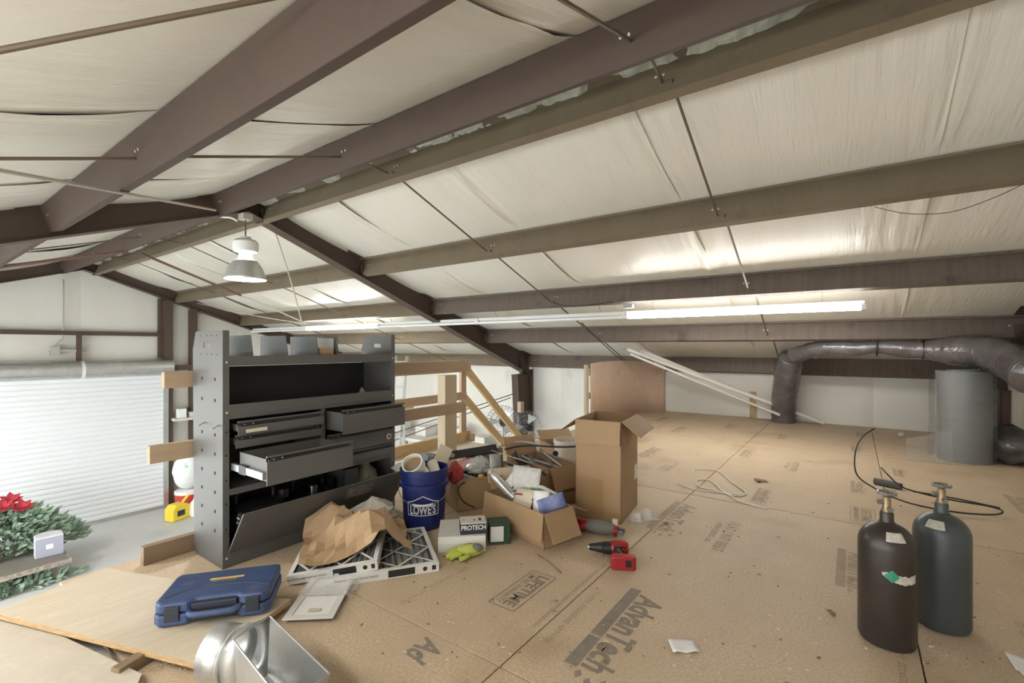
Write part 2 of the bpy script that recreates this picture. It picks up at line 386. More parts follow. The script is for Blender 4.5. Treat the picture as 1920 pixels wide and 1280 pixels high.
# walls with insulation panels
def wall_panels(parent, p0, p1, zlo, zhi_fn, n, seed, m='vinyl_wall'):
    p0 = Vector(p0); p1 = Vector(p1); d = p1 - p0; nrm = Vector((-d.y, d.x, 0)).normalized()
    for i in range(n):
        a, b = i / n, (i + 1) / n
        def fn(s, t):
            q = p0 + d * (a + (b - a) * s); zh = zhi_fn(q); z = zlo + (zh - zlo) * t
            e = math.sin(math.pi * s); bul = .018 * e ** .4 + .01 * noise.noise(Vector((q.x * 2 + seed, q.y * 2, z * .8)))
            return (q.x + nrm.x * bul, q.y + nrm.y * bul, z)
        MB().grid(fn, 14, 16).build('insulation_panel', m, parent, smooth='all')
wr = struct(MB().bb((XW + .05, YN, ZG), (XW + .2, YF, 1.0)).build('wall_right', 'steel_brown'), 'eave wall lined with white vinyl faced insulation')
wall_panels(wr, (XW, YN, 0), (XW, YF, 0), ZG, lambda q: .95, 11, 3)
wf = struct(MB().add([(XL, YF + .12, ZG), (XW, YF + .12, ZG), (XW, YF + .12, zt(XW)), (XR, YF + .12, zt(XR)), (XL, YF + .12, zt(XL))], [(0, 1, 2, 3, 4)]).build('wall_far', 'steel_brown'), 'gable end wall lined with white vinyl faced insulation')
wall_panels(wf, (XW, YF, 0), (XL, YF, 0), ZG, lambda q: zt(q.x), 8, 9)
wn = struct(MB().add([(XL, YN - .12, ZG), (XW, YN - .12, ZG), (XW, YN - .12, zt(XW)), (XR, YN - .12, zt(XR)), (XL, YN - .12, zt(XL))], [(4, 3, 2, 1, 0)]).build('wall_near', 'steel_brown'), 'near gable end wall lined with cream insulation')
wall_panels(wn, (XL, YN, 0), (XW, YN, 0), ZG, lambda q: zt(q.x), 8, 5)

# roof: metal deck with vinyl insulation blankets hung between the purlins
rf = MB()
rf.add([(XR, YN - .2, zt(XR) + .09), (XW + .3, YN - .2, zt(XW) + .03), (XW + .3, YF + .2, zt(XW) + .03), (XR, YF + .2, zt(XR) + .09)], [(0, 1, 2, 3)])
rf.add([(XL - .3, YN - .2, zt(XL) + .03), (XR, YN - .2, zt(XR) + .09), (XR, YF + .2, zt(XR) + .09), (XL - .3, YF + .2, zt(XL) + .03)], [(0, 1, 2, 3)])
ceil = struct(rf.build('ceiling', 'steel_brown'), 'sloped roof lined with white vinyl faced insulation blankets')
PXR = [2.76, 4.13, 5.50, 6.87, 8.30]; PXL = [2.32, 1.00, -.36, -1.73, -3.1]
seams = [-1.6, -.42, 1.2, 2.85, 4.5, 6.1, 7.7, 9.3, 10.9, 12.62]
def blanket(y0, y1, side, k):
    xs = [XR + .24] + PXR[1:] if side > 0 else [XR - .24] + PXL[1:]
    x0, x1 = (xs[0], XW + .05) if side > 0 else (xs[0], XL)
    pl = PXR if side > 0 else PXL
    def fn(s, t):
        x = x0 + (x1 - x0) * t; y = y0 - .02 + (y1 - y0 + .04) * s
        dmin = max(min(abs(x - (p - .035)) for p in pl) - .045, 0); u = min(dmin / .6, 1.0)
        z = zt(x) - .030 * math.sin(u * math.pi / 2)
        e = abs(s - .5) * 2
        amp = .004 + .022 * e ** 3.5
        ph = noise.noise(Vector((x * .7, y * .7, k * 3.1 + side)))
        z -= (amp * (noise.noise(Vector((x * .8 + side * 9, y * 13 + ph * 2, k * 7.0))) + .3) + .45 * amp * noise.noise(Vector((x * 1.1, y * 31 + ph * 5, k * 3.0)))) * min(1, u * 2.5)
        if s < .08: z -= .016 * (1 - s / .08) * (.6 + noise.noise(Vector((x * 1.5, k, 2)))) * min(1, u * 2)
        return (x, y, z)
    b = MB().grid(fn, 84, 70)
    b.f = [tuple(reversed(q)) for q in b.f]
    b.build('insulation_blanket', 'vinyl', ceil, smooth='all')
for k in range(len(seams) - 1):
    blanket(seams[k], seams[k + 1], 1, k); blanket(seams[k], seams[k + 1], -1, k)
# torn facing hanging in the gap at the ridge
for k in range(5):
    ya, yb = YN + k * 2.8, YN + (k + 1) * 2.8
    def fn(s, t, ya=ya, yb=yb):
        y = ya + (yb - ya) * s; x = XR - .24 + .48 * t
        z = zb(XR) + PD - .05 + .06 * noise.noise(Vector((y * 3, t * 2.5, 1))) + .03 * noise.noise(Vector((y * 11, t * 5, 4)))
        return (x, y, z)
    MB().grid(fn, 60, 8).build('torn_facing', 'torn', ceil)

# purlins, one per bay
nR = Vector((SL, 0, 1)).normalized(); tR = Vector((1, 0, -SL)).normalized()
def purlin(x, side, y0, y1, m, label):
    t = .0035
    if side > 0: n, e = nR, tR
    else: n, e = Vector((-SL, 0, 1)).normalized(), Vector((1, 0, SL)).normalized()
    p = Vector((x, 0, zb(x) if x != PXR[-1] else zb(x) - .02)) - e * .068    # web foot
    b = MB()
    def plate(a, c, th):
        a = Vector(a); c = Vector(c); d = (c - a).normalized(); q = Vector((d.z, 0, -d.x)) * th / 2
        vs = [a + q, c + q, c - q, a - q]; vs = [Vector((v.x, y0, v.z)) for v in vs] + [Vector((v.x, y1, v.z)) for v in vs]
        b.add(vs, [(0, 1, 2, 3), (7, 6, 5, 4), (0, 4, 5, 1), (1, 5, 6, 2), (2, 6, 7, 3), (3, 7, 4, 0)])
    dpt = PD + (.05 if x == PXR[-1] else 0)
    plate(p, p + n * dpt, t); plate(p, p + e * .068, t); plate(p + e * .068, p + e * .068 + n * .02, t)
    sgn = -1 if side > 0 else 1
    plate(p + n * dpt, p + n * dpt + e * sgn * .068, t); plate(p + n * dpt + e * sgn * .068, p + n * (dpt - .02) + e * sgn * .068, t)
    o = b.build('purlin_beam', m); struct(o, label)
    # pairs of punched holes near the ends and thirds
    hb = MB()
    for f in (.02, .335, .665, .975):
        for k in (0, 1):
            c = p + n * (.13 + .0 * k) - e * .0025; y = y0 + (y1 - y0) * f + k * .045
            q = n * .009; vs = [c + q * math.cos(a) + Vector((0, 1, 0)) * .007 * math.sin(a) for a in [i * math.pi / 4 for i in range(8)]]
            hb.add([Vector((v.x, v.y + y, v.z)) for v in vs], [tuple(range(8))])
    hb.build('bolt_hole', 'label_white', o)
ordn = ['ridge', 'second', 'third', 'fourth', 'eave']
for bay, (ya, yb) in (('near', (YN + .03, YM - .008)), ('far', (YM + .008, YF - .05))):
    for i, x in enumerate(PXR):
        purlin(x, 1, ya, yb, 'steel_olive' if i < 2 or bay == 'far' else 'steel_dirty', f'dusty brown steel {ordn[i]} purlin of the eave side slope, {bay} bay')
    for i, x in enumerate(PXL):
        purlin(x, -1, ya, yb, 'steel_brown', f'dark brown steel {ordn[i]} purlin of the opposite slope, {bay} bay')

# rafter frames
def rafter(y, label, drop=.21):
    w_ = .09
    def zlow(x): return zb(x) + .015 - drop * abs(x - XR) / (XW - XR)
    for side, xe in ((1, XW - .1), (-1, XL + .1)):
        r = thing('rafter_beam', label[0 if side > 0 else 1], 'rafter'); struct(r); del r['category']
        b = MB(); vs = [(XR, y, zlow(XR)), (xe, y, zlow(xe)), (xe, y, zt(xe) - .01), (XR, y, zt(XR) - .01)]
        b.add([(a[0], y - .004, a[2]) for a in vs] + [(a[0], y + .004, a[2]) for a in vs], [(0, 1, 2, 3), (7, 6, 5, 4), (0, 4, 5, 1), (1, 5, 6, 2), (2, 6, 7, 3), (3, 7, 4, 0)])
        b.build('web', 'steel_brown', r)
        for nm, fz in (('bottom_flange', zlow), ('top_flange', lambda x: zt(x) - .012)):
            q = MB(); a = [(XR, fz(XR)), (xe, fz(xe))]
            v8 = [(x, y + sy * w_, z + sz * .005) for x, z in a for sy in (-1, 1) for sz in (-1, 1)]
            q.add(v8, [(0, 1, 3, 2), (4, 6, 7, 5), (0, 4, 5, 1), (2, 3, 7, 6), (1, 5, 7, 3), (0, 2, 6, 4)])
            q.build(nm, 'steel_brown', r)
        for x in (PXR if side > 0 else PXL)[:-1]:
            for s in (-1, 1):
                MB().bb((x - .066, y + s * .006, zb(x) + .0), (x - .058, y + s * .085, zb(x) + .16)).build('purlin_clip', 'steel_brown', r)
rafter(YM, ('brown steel rafter sloping from the ridge to the eave wall, across the middle', 'brown steel rafter falling from the ridge over the open side, across the middle'))
rafter(YF - .16, ('brown steel end rafter sloping down along the far gable wall', 'brown steel end rafter on the other slope of the far gable wall'), .06)
rafter(YN + .1, ('brown steel end rafter at the near gable wall', 'brown steel end rafter at the near gable on the open side'), .06)
# steel columns of the eave wall
def column(y, zc, label):
    c = thing('wall_column', label, 'column'); struct(c); del c['category']
    xi, xo = 7.80, 8.34
    b = MB(); T = frame_T((0, y + .005, 0), (1, 0, 0), (0, 0, 1))
    b.prism([(xi + .22, ZG), (xo, ZG), (xo, zc), (xi, zc)], .01, 0, T); b.build('web', 'steel_brown', c)
    q = MB(); q.add([(xi + .22, y - .08, ZG), (xi + .22, y + .08, ZG), (xi, y + .08, zc), (xi, y - .08, zc), (xi + .23, y - .08, ZG), (xi + .23, y + .08, ZG), (xi + .01, y + .08, zc), (xi + .01, y - .08, zc)],
          [(0, 3, 2, 1), (4, 5, 6, 7), (0, 1, 5, 4), (1, 2, 6, 5), (2, 3, 7, 6), (3, 0, 4, 7)]); q.build('inner_flange', 'steel_brown', c)
    MB().bb((xo, y - .08, ZG), (xo + .01, y + .08, zc + .1)).build('outer_flange', 'steel_brown', c)
    MB().bb((xi - .02, y - .08, zc), (xo, y + .08, zc + .012)).build('cap_plate', 'steel_brown', c)
    MB().bb((xi + .16, y - .08, zc), (xi + .17, y - .005, zc + .35)).build('stiffener', 'steel_brown', c)
column(YM, .56, 'brown steel column under the middle rafter beside the stair')
column(YN + .1, .62, 'brown steel column in the corner beside the mesh roll')
# far end wall framing
def bar(name, a, b, m, label):
    return struct(MB().bb(a, b).build(name, m), label)
bar('wall_column', (3.88, YF - .22, ZG), (4.04, YF - .08, 2.17), 'steel_brown', 'brown steel jamb column beside the roll up door')
bar('wall_column', (4.38, YF - .22, ZG), (4.52, YF - .08, 2.0), 'steel_brown', 'second brown steel column past the roll up door jamb')
bar('girt_beam', (XL, YF - .14, 1.37), (3.88, YF - .03, 1.45), 'steel_brown', 'brown steel girt across the gable above the roll up door')
bar('girt_beam', (2.44, YF - .2, .86), (2.51, YF - .1, 1.38), 'steel_brown', 'short brown steel hanger from the girt to the door drum')
bar('girt_beam', (3.80, YF - .12, .9), (3.88, YF - .04, 2.2), 'steel_brown', 'thin brown steel upright against the jamb column')

# roll up door on the far wall
DX0, DX1, DY = .2, 3.85, YF - .2
door = struct(thing('door_1', 'white roll up door with horizontal slats and a coiled drum', 'door', (DX0, DY, ZG))); del door['category']
NS = 30; DH = 3.0; sh = DH / NS
prof = [(0, 0), (-.012, .010), (-.022, sh * .3), (-.022, sh * .7), (-.012, sh - .010), (0, sh)]
sm = MB(); vs = [(x, y, z) for x in (0, DX1 - DX0) for y, z in prof]; n = len(prof)
sm.add(vs, [(i, n + i, n + i + 1, i + 1) for i in range(n - 1)])
first = None
for k in range(NS):
    if first is None: first = sm.build('slat', 'door_white', door, loc=(0, 0, .06)); 
    else: link('slat', first.data, door, loc=(0, 0, .06 + k * sh))
MB().bb((0, -.02, 0), (DX1 - DX0, .02, .06)).build('bottom_bar', 'galv', door)
MB().cyl((-.05, -.02, DH + .10), (DX1 - DX0 + .16, -.02, DH + .10), .175, 32).build('drum', 'galv', door, smooth=True)
MB().cyl((2.28, -.02, DH + .10), (2.33, -.02, DH + .10), .178, 32).build('drum_strap', 'label_white', door, smooth=True)
MB().bb((DX1 - DX0 + .17, -.06, DH + .02), (DX1 - DX0 + .55, .04, DH + .14)).build('drum_bracket', 'steel_brown', door)
MB().bb((DX1 - DX0, -.06, 0), (DX1 - DX0 + .09, .05, DH)).build('guide_rail', 'galv', door)

# ------------------------------------------------------------------ rods, pipe and cables under the roof
def rodline(name, a, b, r, m, label, cat='rod', group=None):
    return tag(MB().cyl(a, b, r, 8).build(name, m, smooth=True), label, cat, group)
def zmid(x): return zb(x) + .08
stops = [(PXL[2], 'third left'), (PXL[1], 'second left'), (PXL[0], 'ridge')]
for bay, y in (('near bay by middle rafter', 3.25), ('near bay over gas cylinders', .84), ('far bay by middle rafter', 7.9), ('far bay by gable', 10.2)):
    xs = [PXL[2], PXL[1], PXL[0], PXR[0], PXR[1], PXR[2], PXR[3], PXR[4]]
    nm = ['the outer opposite purlins', 'the opposite purlins', 'the ridge purlins', 'ridge and second purlin', 'second and third purlin', 'third and fourth purlin', 'fourth purlin and eave']
    for i in range(7):
        rodline('sag_rod', (xs[i] - .068, y, zmid(xs[i])), (xs[i + 1] - .068, y + .05, zmid(xs[i + 1])), .009 if y < 5 else .008, 'rod', f'thin sag rod between {nm[i]}, {bay}', 'rod', 'sag rods under the roof')
rodline('brace_rod', dep(-60, 106, 1.15), dep(560, -14, 1.46), .0085, 'rod', 'thick brown brace rod crossing the upper corner under the insulation', 'rod')
rodline('brace_rod', dep(-40, 312, 1.95), dep(404, 394, 4.45), .010, 'rod_pale', 'pale brace rod running up to the ridge of the middle rafter', 'rod')
rodline('gas_pipe', dep(262, 474, 7.2), dep(452, 554, 8.5), .02, 'pipe_red', 'dark red pipe hung under the far bay of the roof', 'pipe')
rodline('gas_pipe', dep(0, 500, 6.0), dep(240, 470, 7.0), .018, 'pipe_red', 'dark red pipe following the far end rafter to the ridge', 'pipe')
def cable(name, pts, r, m, label, cat='cable', n=6, group=None, seg=6):
    return tag(MB().tube(spline(pts, seg), r, n).build(name, m, smooth='all'), label, cat, group)
cable('hanging_wire', [dep(517, 438, 6.2), dep(545, 525, 6.9), dep(566, 604, 7.3)], .010, 'rod_pale', 'straight pale wire dropping from the middle rafter to the strip lights', 'wire')
cable('hanging_wire', [dep(452, 554, 8.5), dep(510, 578, 7.9), dep(574, 606, 7.3)], .010, 'rod_pale', 'pale wire running from the red pipe to the strip lights', 'wire')
cable('hanging_wire', [dep(365, 567, 11), dep(470, 590, 9), dep(580, 608, 7.4)], .009, 'rod_pale', 'thin pale wire from the far gable to the strip lights', 'wire')
cable('lamp_cord', [dep(445, 414, 5.0), dep(425, 407, 5.1), dep(380, 412, 6.0), dep(300, 445, 7.6), dep(238, 478, 9.0)], .011, 'wire_white', 'white cord running along the ridge purlin to the high bay lamp', 'cord')
cable('wall_conduit', [Vector((2.26, YF - .1, 2.45)), Vector((2.25, YF - .12, 1.4)), Vector((2.2, YF - .12, 1.25)), Vector((2.05, YF - .12, 1.05))], .012, 'wire_grey', 'grey conduit dropping down the gable to the door motor', 'conduit')
tag(MB().bb((2.07, YF - .16, .98), (2.2, YF - .06, 1.15)).bb((2.2, YF - .14, 1.04), (2.6, YF - .1, 1.09)).build('door_motor', 'wire_grey'), 'small grey fixture on the gable wall above the door drum', 'fixture')
cable('thin_wire', [dep(1640, 388, 3.1), dep(1700, 400, 3.0), dep(1780, 398, 2.9), dep(1860, 372, 2.78), dep(1925, 342, 2.68)], .0022, 'wire_black', 'thin black wire drooping under the third roof panel near the corner', 'wire')
cable('thin_wire', [dep(1035, 566, 6.0), dep(1055, 572, 5.95), dep(1095, 573, 5.8), dep(1150, 566, 5.6)], .006, 'wire_black', 'black wire looped under the third purlin above the strip light', 'wire')
cable('thin_wire', [dep(1090, 605, 6.5), dep(1122, 636, 7.1), dep(1150, 662, 7.6), dep(1172, 678, 8.0)], .007, 'wire_black', 'black cable hanging from the strip light to the eave', 'wire')

# ------------------------------------------------------------------ strip lights
FXX, FZ = 5.60, EYE + .372
names5 = ['lit white strip light over the loft, with a bright tube', 'unlit white strip light beside the bright one over the loft', 'unlit white strip light passing under the middle rafter',
          'lit white strip light above the tool cabinet', 'unlit white strip light nearest the far gable']
names5 += ['unlit white strip light on the opposite slope above the open side', 'lit white strip light on the opposite slope toward the near gable', 'unlit white strip light on the opposite slope toward the far gable']
for k in range(8):
    y0 = -.10 + k * 2.4; lit = k in (0, 3, 6); lx = FXX
    if k > 4: y0 = (2.6, .1, 5.1)[k - 5]; lx = 2 * XR - FXX  # unseen row added on the opposite slope to brighten floor and cabinet front
    t = thing('strip_light', names5[k], 'light', (lx, y0, FZ), 0, 'strip lights hung in one row' if k < 5 else 'strip lights on the opposite slope')
    MB().bb((-.028, .005, .012), (.028, 2.395, .072)).build('housing', 'white_paint', t, bevel=.006)
    for sx in (-.05, .05):
        if k == 3 or k == 0 or True:
            MB().cyl((sx, .03, 0), (sx, 2.37, 0), .019, 14).build('tube', 'tube_on' if lit else 'tube_off', t, smooth=True)
    for yy in (.0, 2.36): MB().bb((-.07, yy + .002, -.022), (.07, yy + .038, .03)).build('lamp_holder', 'white_paint', t)
    for yy in (.35, 2.05): MB().cyl((0, yy, .08), (-.1, yy, zb(5.5) - FZ + .06), .003, 6).build('hanger', 'rod', t)
tag(MB().box((FXX - .05, 2.25, FZ + .13), (.07, .12, .05)).build('junction_box', 'wire_grey', bevel=.004), 'small grey junction box above the end of the lit strip light', 'junction box')

# high bay lamp under the ridge
Z0 = 1.86
def high_bay(loc, label):
    hb = thing('high_bay_lamp', label, 'lamp', loc, group='high bay lamps')
    MB().lathe([(.205, Z0), (.195, Z0 + .03), (.165, Z0 + .12), (.12, Z0 + .19), (.125, Z0 + .195), (.07, Z0 + .225)], 36, caps=False).build('reflector', 'prism_glass', hb, smooth=True, solid=.004)
    MB().lathe([(.19, Z0 + .004), (.19, Z0 + .012)], 36).build('lens', 'bay_on', hb)
    MB().lathe([(.07, Z0 + .225), (.06, Z0 + .28), (.085, Z0 + .30)], 24).build('glowing_collar', 'collar_on', hb, smooth=True)
    MB().lathe([(.115, Z0 + .30), (.125, Z0 + .33), (.125, Z0 + .40), (.10, Z0 + .425), (.06, Z0 + .43)], 28).build('ballast_housing', 'lamp_body', hb, smooth=True)
    MB().lathe([(.055, Z0 + .43), (.055, Z0 + .46)], 16).build('housing_cap', 'lamp_body', hb)
    MB().cyl((0, 0, Z0 + .46), (0, 0, 2.52), .008, 8).build('hook_rod', 'rod', hb)
    MB().bb((-.05, -.06, 2.50), (.05, .06, 2.56)).build('mounting_box', 'rod_pale', hb)
high_bay((2.40, 5.28, 0), 'high bay lamp with ribbed reflector hanging lit under the ridge')
high_bay((-.95, 4.1, -.45), 'high bay lamp hanging lit over the open side of the hall')  # lamp added out of view to brighten the boards at the loft edge
high_bay((-.8, 9.6, -.45), 'high bay lamp hanging lit over the open side near the roll up door')  # another unseen lamp, added as fill for the ground floor

# ------------------------------------------------------------------ things below on the ground floor
gx = fl(335, 978, ZG)
t = thing('gas_can', 'yellow plastic fuel can on the concrete by the roll up door', 'fuel can', gx + Vector((.05, .2, 0)), R(20))
MB().prism([(-.2, 0), (.2, 0), (.22, .1), (.2, .26), (.06, .33), (-.12, .33), (-.2, .24)], .24, 0, frame_T((0, .12, 0), (1, 0, 0), (0, 0, 1))).build('body', 'yellow', t, bevel=.03)
MB().bb((-.10, -.124, .09), (.06, -.115, .2)).build('recess', 'case_dark', t)
MB().cyl((.10, 0, .31), (.22, -.02, .44), .025, 12).build('spout', 'yellow', t)
t = thing('drinks_cooler', 'red drinks cooler with white lid under a white sack', 'cooler', (4.22, 11.95, ZG), R(25))
MB().lathe([(.22, 0), (.24, .02), (.25, .3), (.25, .32)], 28).build('body', 'red_bright', t, smooth=True)
MB().lathe([(.26, .32), (.26, .38), (.22, .40)], 28).build('lid', 'paper', t, smooth=True)
t = MB().sphere((4.22, 11.95, ZG + .80), (.30, .24, .40), 20)
t.v = [(x + .03 * noise.noise(Vector((x * 6, y * 6, z * 6))), y, max(z, ZG + .41)) for x, y, z in t.v]
tag(t.build('sack', 'bag_white', smooth='all'), 'white sack with green print slumped on the red cooler', 'sack')
tag(MB().lathe([(.10, 0), (.12, .06), (.10, .28), (.05, .33), (.04, .38)], 16).build('white_jug', 'paper', smooth=True, loc=(4.10, 11.22, ZG)), 'white plastic jug beside the yellow fuel can', 'jug')
t = thing('wall_shelf', 'white shelf with small items on the gable beside the jamb', 'shelf', (4.2, YF - .15, -.5))
MB().bb((-.2, -.3, 0), (.5, .1, .05)).build('board', 'bench', t); MB().bb((-.1, -.2, .05), (.05, 0, .25)).build('canister', 'paper', t); MB().bb((.12, -.2, .05), (.4, 0, .16)).build('carton', 'card_white', t)
# Christmas greenery
g0_ = fl(0, 1083, ZG + .3); g1_ = fl(131, 1047, ZG + .3); ga = math.atan2(g1_.y - g0_.y, g1_.x - g0_.x); base = Vector((g1_.x, g1_.y, ZG))
t = thing('display_board', 'dark board edged with crinkled foil holding the wreath greenery', 'board', base, ga)
MB().bb((-1.9, 0, .26), (0, 1.5, .30)).build('panel', 'dark_slab', t)
MB().bb((-1.9, -.02, .24), (.02, .005, .31)).build('foil_edge', 'foil_edge', t)
MB().bb((.0, .005, .24), (.02, 1.5, .31)).build('foil_edge', 'foil_edge', t)
for sx in (-1.75, -.15):
    for sy in (.12, 1.4): MB().bb((sx - .03, sy - .03, 0), (sx + .03, sy + .03, .26)).build('leg', 'dark_slab', t)
def greenery(name, label, c, rad, n, ln, rz=0):
    b = MB(); th = tag(None or bpy.data.objects.new(name, None), label, 'greenery'); COL.objects.link(th); th.location = c
    for k in range(n):
        a = random.uniform(0, 6.28); rr = random.random() ** .6
        ht = (1 - rr * rr) * rad[2]
        p = Vector((rad[0] * rr * math.cos(a), rad[1] * rr * math.sin(a), ht * random.uniform(.3, 1)))
        d = Vector((math.cos(a) * rr + random.uniform(-.4, .4), math.sin(a) * rr + random.uniform(-.4, .4), random.uniform(-.1, .8))).normalized()
        L_ = ln * random.uniform(.6, 1.2); s = d.orthogonal().normalized(); s2 = d.cross(s)
        for q in range(3):
            an = q * 1.05; sd = s * math.cos(an) + s2 * math.sin(an)
            b.add([p, p + d * L_ * .5 + sd * L_ * .17, p + d * L_, p + d * L_ * .5 - sd * L_ * .17], [(0, 1, 2, 3)])
    o = b.build('needle_sprays', 'leaf', th); o['kind'] = 'stuff'
    return th
G = greenery('wreath', 'large green artificial wreath with red poinsettias on the dark board', base + Matrix.Rotation(ga, 3, 'Z') @ Vector((-.52, 1.12, .30)), (.92, .40, .70), 1700, .16)
for (x, y, z) in ((.16, -.12, .70), (-.04, -.1, .75), (-.26, -.12, .74), (-.50, -.15, .66), (.06, .05, .80), (-.7, -.2, .55)):
    b = MB()
    for ring, rr, nn in ((0, .15, 8), (.02, .10, 6)):
        for k in range(nn):
            a = 2 * math.pi * k / nn + ring * 9
            d = Vector((math.cos(a), math.sin(a) * .7, .25 + ring * 10)).normalized(); s = Vector((-math.sin(a), math.cos(a), 0))
            b.add([(0, 0, 0), d * rr * .55 + s * rr * .28, d * rr, d * rr * .55 - s * rr * .28], [(0, 1, 2, 3)])
    b.build('poinsettia', 'petal', G, loc=(x, y, z), rot=(R(35), 0, 0), solid=.003)
greenery('garland', 'short green garland lying on the concrete below the board', fl(25, 1108, ZG), (.75, .18, .14), 260, .14)
sp = fl(99, 1042, ZG + .30)
t = thing('lantern_box', 'small grey speaker box standing on the edge of the dark board', 'speaker', sp + Vector((-.02, .16, 0)), ga - R(6))
MB().prism([(-.16, -.13), (.16, -.13), (.16, .08), (.08, .17), (-.08, .17), (-.16, .08)], .31).build('body', 'speaker_pale', t, bevel=.01)
MB().bb((-.155, -.14, .005), (.155, -.131, .29)).build('face', 'speaker_grey', t)
MB().bb((-.04, -.143, .12), (.04, -.14, .19)).build('badge', 'paper', t)
# far ground floor bench, ladder, fans
t = thing('workbench', 'long pale workbench against the eave wall below the railing', 'bench', (7.75, 8.6, ZG))
MB().bb((-.3, -2.6, 1.35), (.5, 2.6, 1.42)).build('top', 'bench', t)
for y in (-2.4, 0, 2.4): MB().bb((-.25, y - .04, 0), (-.17, y + .04, 1.35)).build('leg', 'grey_wood', t)
for k, (y, hgt) in enumerate(((-2.2, .18), (-1.5, .3), (-.4, .22), (.5, .32), (1.5, .2))):
    tag(MB().bb((7.8, 8.6 + y, ZG + 1.42), (8.15, 8.6 + y + .35, ZG + 1.42 + hgt)).build('storage_carton', 'card_white', bevel=.01), f'pale carton on the workbench, number {k + 1} counted from the column'.replace('number 1', 'first').replace('number 2', 'second').replace('number 3', 'third').replace('number 4', 'fourth').replace('number 5', 'fifth'), 'carton', 'cartons on the workbench')
def ladder(loc, rz, tilt, label, hgt=3.6, wid=.40):
    t = thing('ladder', label, 'ladder', loc, 0, rot=(tilt, 0, rz))
    for s in (-1, 1): MB().bb((s * wid / 2 - .014, -.035, 0), (s * wid / 2 + .014, .035, hgt)).build('rail', 'alu', t)
    for k in range(int(hgt / .3)): MB().bb((-wid / 2, -.02, .2 + k * .3), (wid / 2, .02, .23 + k * .3)).build('rung', 'alu', t)
ladder((7.15, 8.7, ZG), R(-90), R(-6), 'tall aluminium ladder leaning on the eave wall behind the railing', 3.35)
ladder((5.15, 6.1, ZG), R(-35), R(-14), 'aluminium step ladder below the railing beside the tool cabinet', 2.35, .36)
def fan(c, r, nrm, label):
    M = frame_T(c, Vector(nrm).cross((0, 0, 1)), (0, 0, 1))
    t = thing('pedestal_fan', label, 'fan'); t.matrix_world = M
    b = MB()
    for k in range(28):
        a = 2 * math.pi * k / 28
        b.tube([(math.cos(a) * .04, math.sin(a) * .04, .09), (math.cos(a) * r * .7, math.sin(a) * r * .7, .08), (math.cos(a) * r, math.sin(a) * r, 0), (math.cos(a) * r * .7, math.sin(a) * r * .7, -.08)], .0035, 5)
    for rr, z in ((r, 0), (r * .7, .08), (r * .4, .088)): b.tube([(math.cos(i * math.pi / 16) * rr, math.sin(i * math.pi / 16) * rr, z) for i in range(32)], .005, 5, closed=True)
    b.build('cage', 'fan_wire', t)
    for k in range(3):
        a = 2 * math.pi * k / 3
        MB().add([(.04 * math.cos(a), .04 * math.sin(a), .02), (r * .85 * math.cos(a - .35), r * .85 * math.sin(a - .35), .03), (r * .85 * math.cos(a + .35), r * .85 * math.sin(a + .35), -.03)], [(0, 1, 2)]).build('blade', 'fan_blade', t, solid=.004)
    MB().cyl((0, 0, -.16), (0, 0, .05), .06, 16).build('motor', 'black_plastic', t, smooth=True)
    MB().cyl((0, -r * .3, -.12), (0, -1.6, -.12), .018, 10).build('stand_pole', 'fan_wire', t)
fan(dep(942, 790, 8.0), .27, (-.75, -.66, 0), 'wire cage fan on a stand in front of the steel column')
fan(dep(988, 800, 9.2), .30, (-.6, -.8, 0), 'second cage fan half hidden behind the steel column')
tag(MB().box((7.83, YM - .13, -.08 + .0), (.12, .09, .22)).build('outlet_box', 'outlet', bevel=.01), 'tan electrical box on the steel column beside the fan', 'electrical box')
for k, (a, b_) in enumerate((((738, 812), (963, 738)), ((738, 826), (958, 745)))):
    cable('guy_cable', [dep(a[0], a[1], 8.4), dep(b_[0], b_[1], 8.6)], .008, 'wire_black', ('upper', 'lower')[k] + ' of two dark cables running to the steel column', 'cable')

# ------------------------------------------------------------------ railing and stair at the loft edge
def board(name, a, b, m, parent, bv=.003): return MB().bb(a, b).build(name, m, parent, bevel=bv)
t = thing('guard_railing', 'two rail lumber guard railing with heavy post behind the tool cabinet', 'railing', (0, 0, 0))
board('post', (3.20, 3.10, 0), (3.36, 3.20, .87), 'lumber_z', t)
board('post', (1.35, 3.045, 0), (1.44, 3.12, 1.0), 'lumber_z', t)
board('top_rail', (.945, 3.0, .915), (3.42, 3.04, 1.005), 'lumber_rail', t)
board('middle_rail', (.88, 3.0, .52), (3.36, 3.04, .615), 'lumber_rail', t)
board('toe_board', (.85, 2.985, 0.0), (2.2, 3.03, .095), 'lumber_old', t)
board('top_cap', (2.3, 3.045, .955), (3.35, 3.09, 1.01), 'lumber_z', t)
t = thing('stair_railing', 'pale lumber stair railing with two sloping handrails beyond the landing', 'railing', (0, 0, 0))
board('post', (4.20, 3.80, 0.02), (4.29, 3.84, .93), 'lumber', t)
board('top_rail', (2.3, 3.76, .84), (4.33, 3.80, .93), 'lumber', t)
board('middle_rail', (2.3, 3.76, .51), (4.25, 3.80, .60), 'lumber', t)
board('middle_rail', (2.3, 4.30, .40), (3.9, 4.34, .50), 'lumber_z', t)
board('toe_board', (2.3, 3.78, 0.0), (4.35, 3.82, .115), 'lumber_y', t)
for (x0, z0, x1, z1) in ((4.30, .92, 5.95, -.55), (4.26, .58, 5.55, -.55)):
    ang = math.atan2(z1 - z0, x1 - x0); L_ = math.hypot(x1 - x0, z1 - z0)
    MB().bb((0, 0, -.09), (L_, .04, 0)).build('sloping_handrail', 'lumber_y', t, bevel=.003, loc=(x0, 3.78, z0), rot=(0, -ang, 0))
board('stringer_end', (4.29, 3.70, .0), (4.33, 3.82, .09), 'lumber', t)
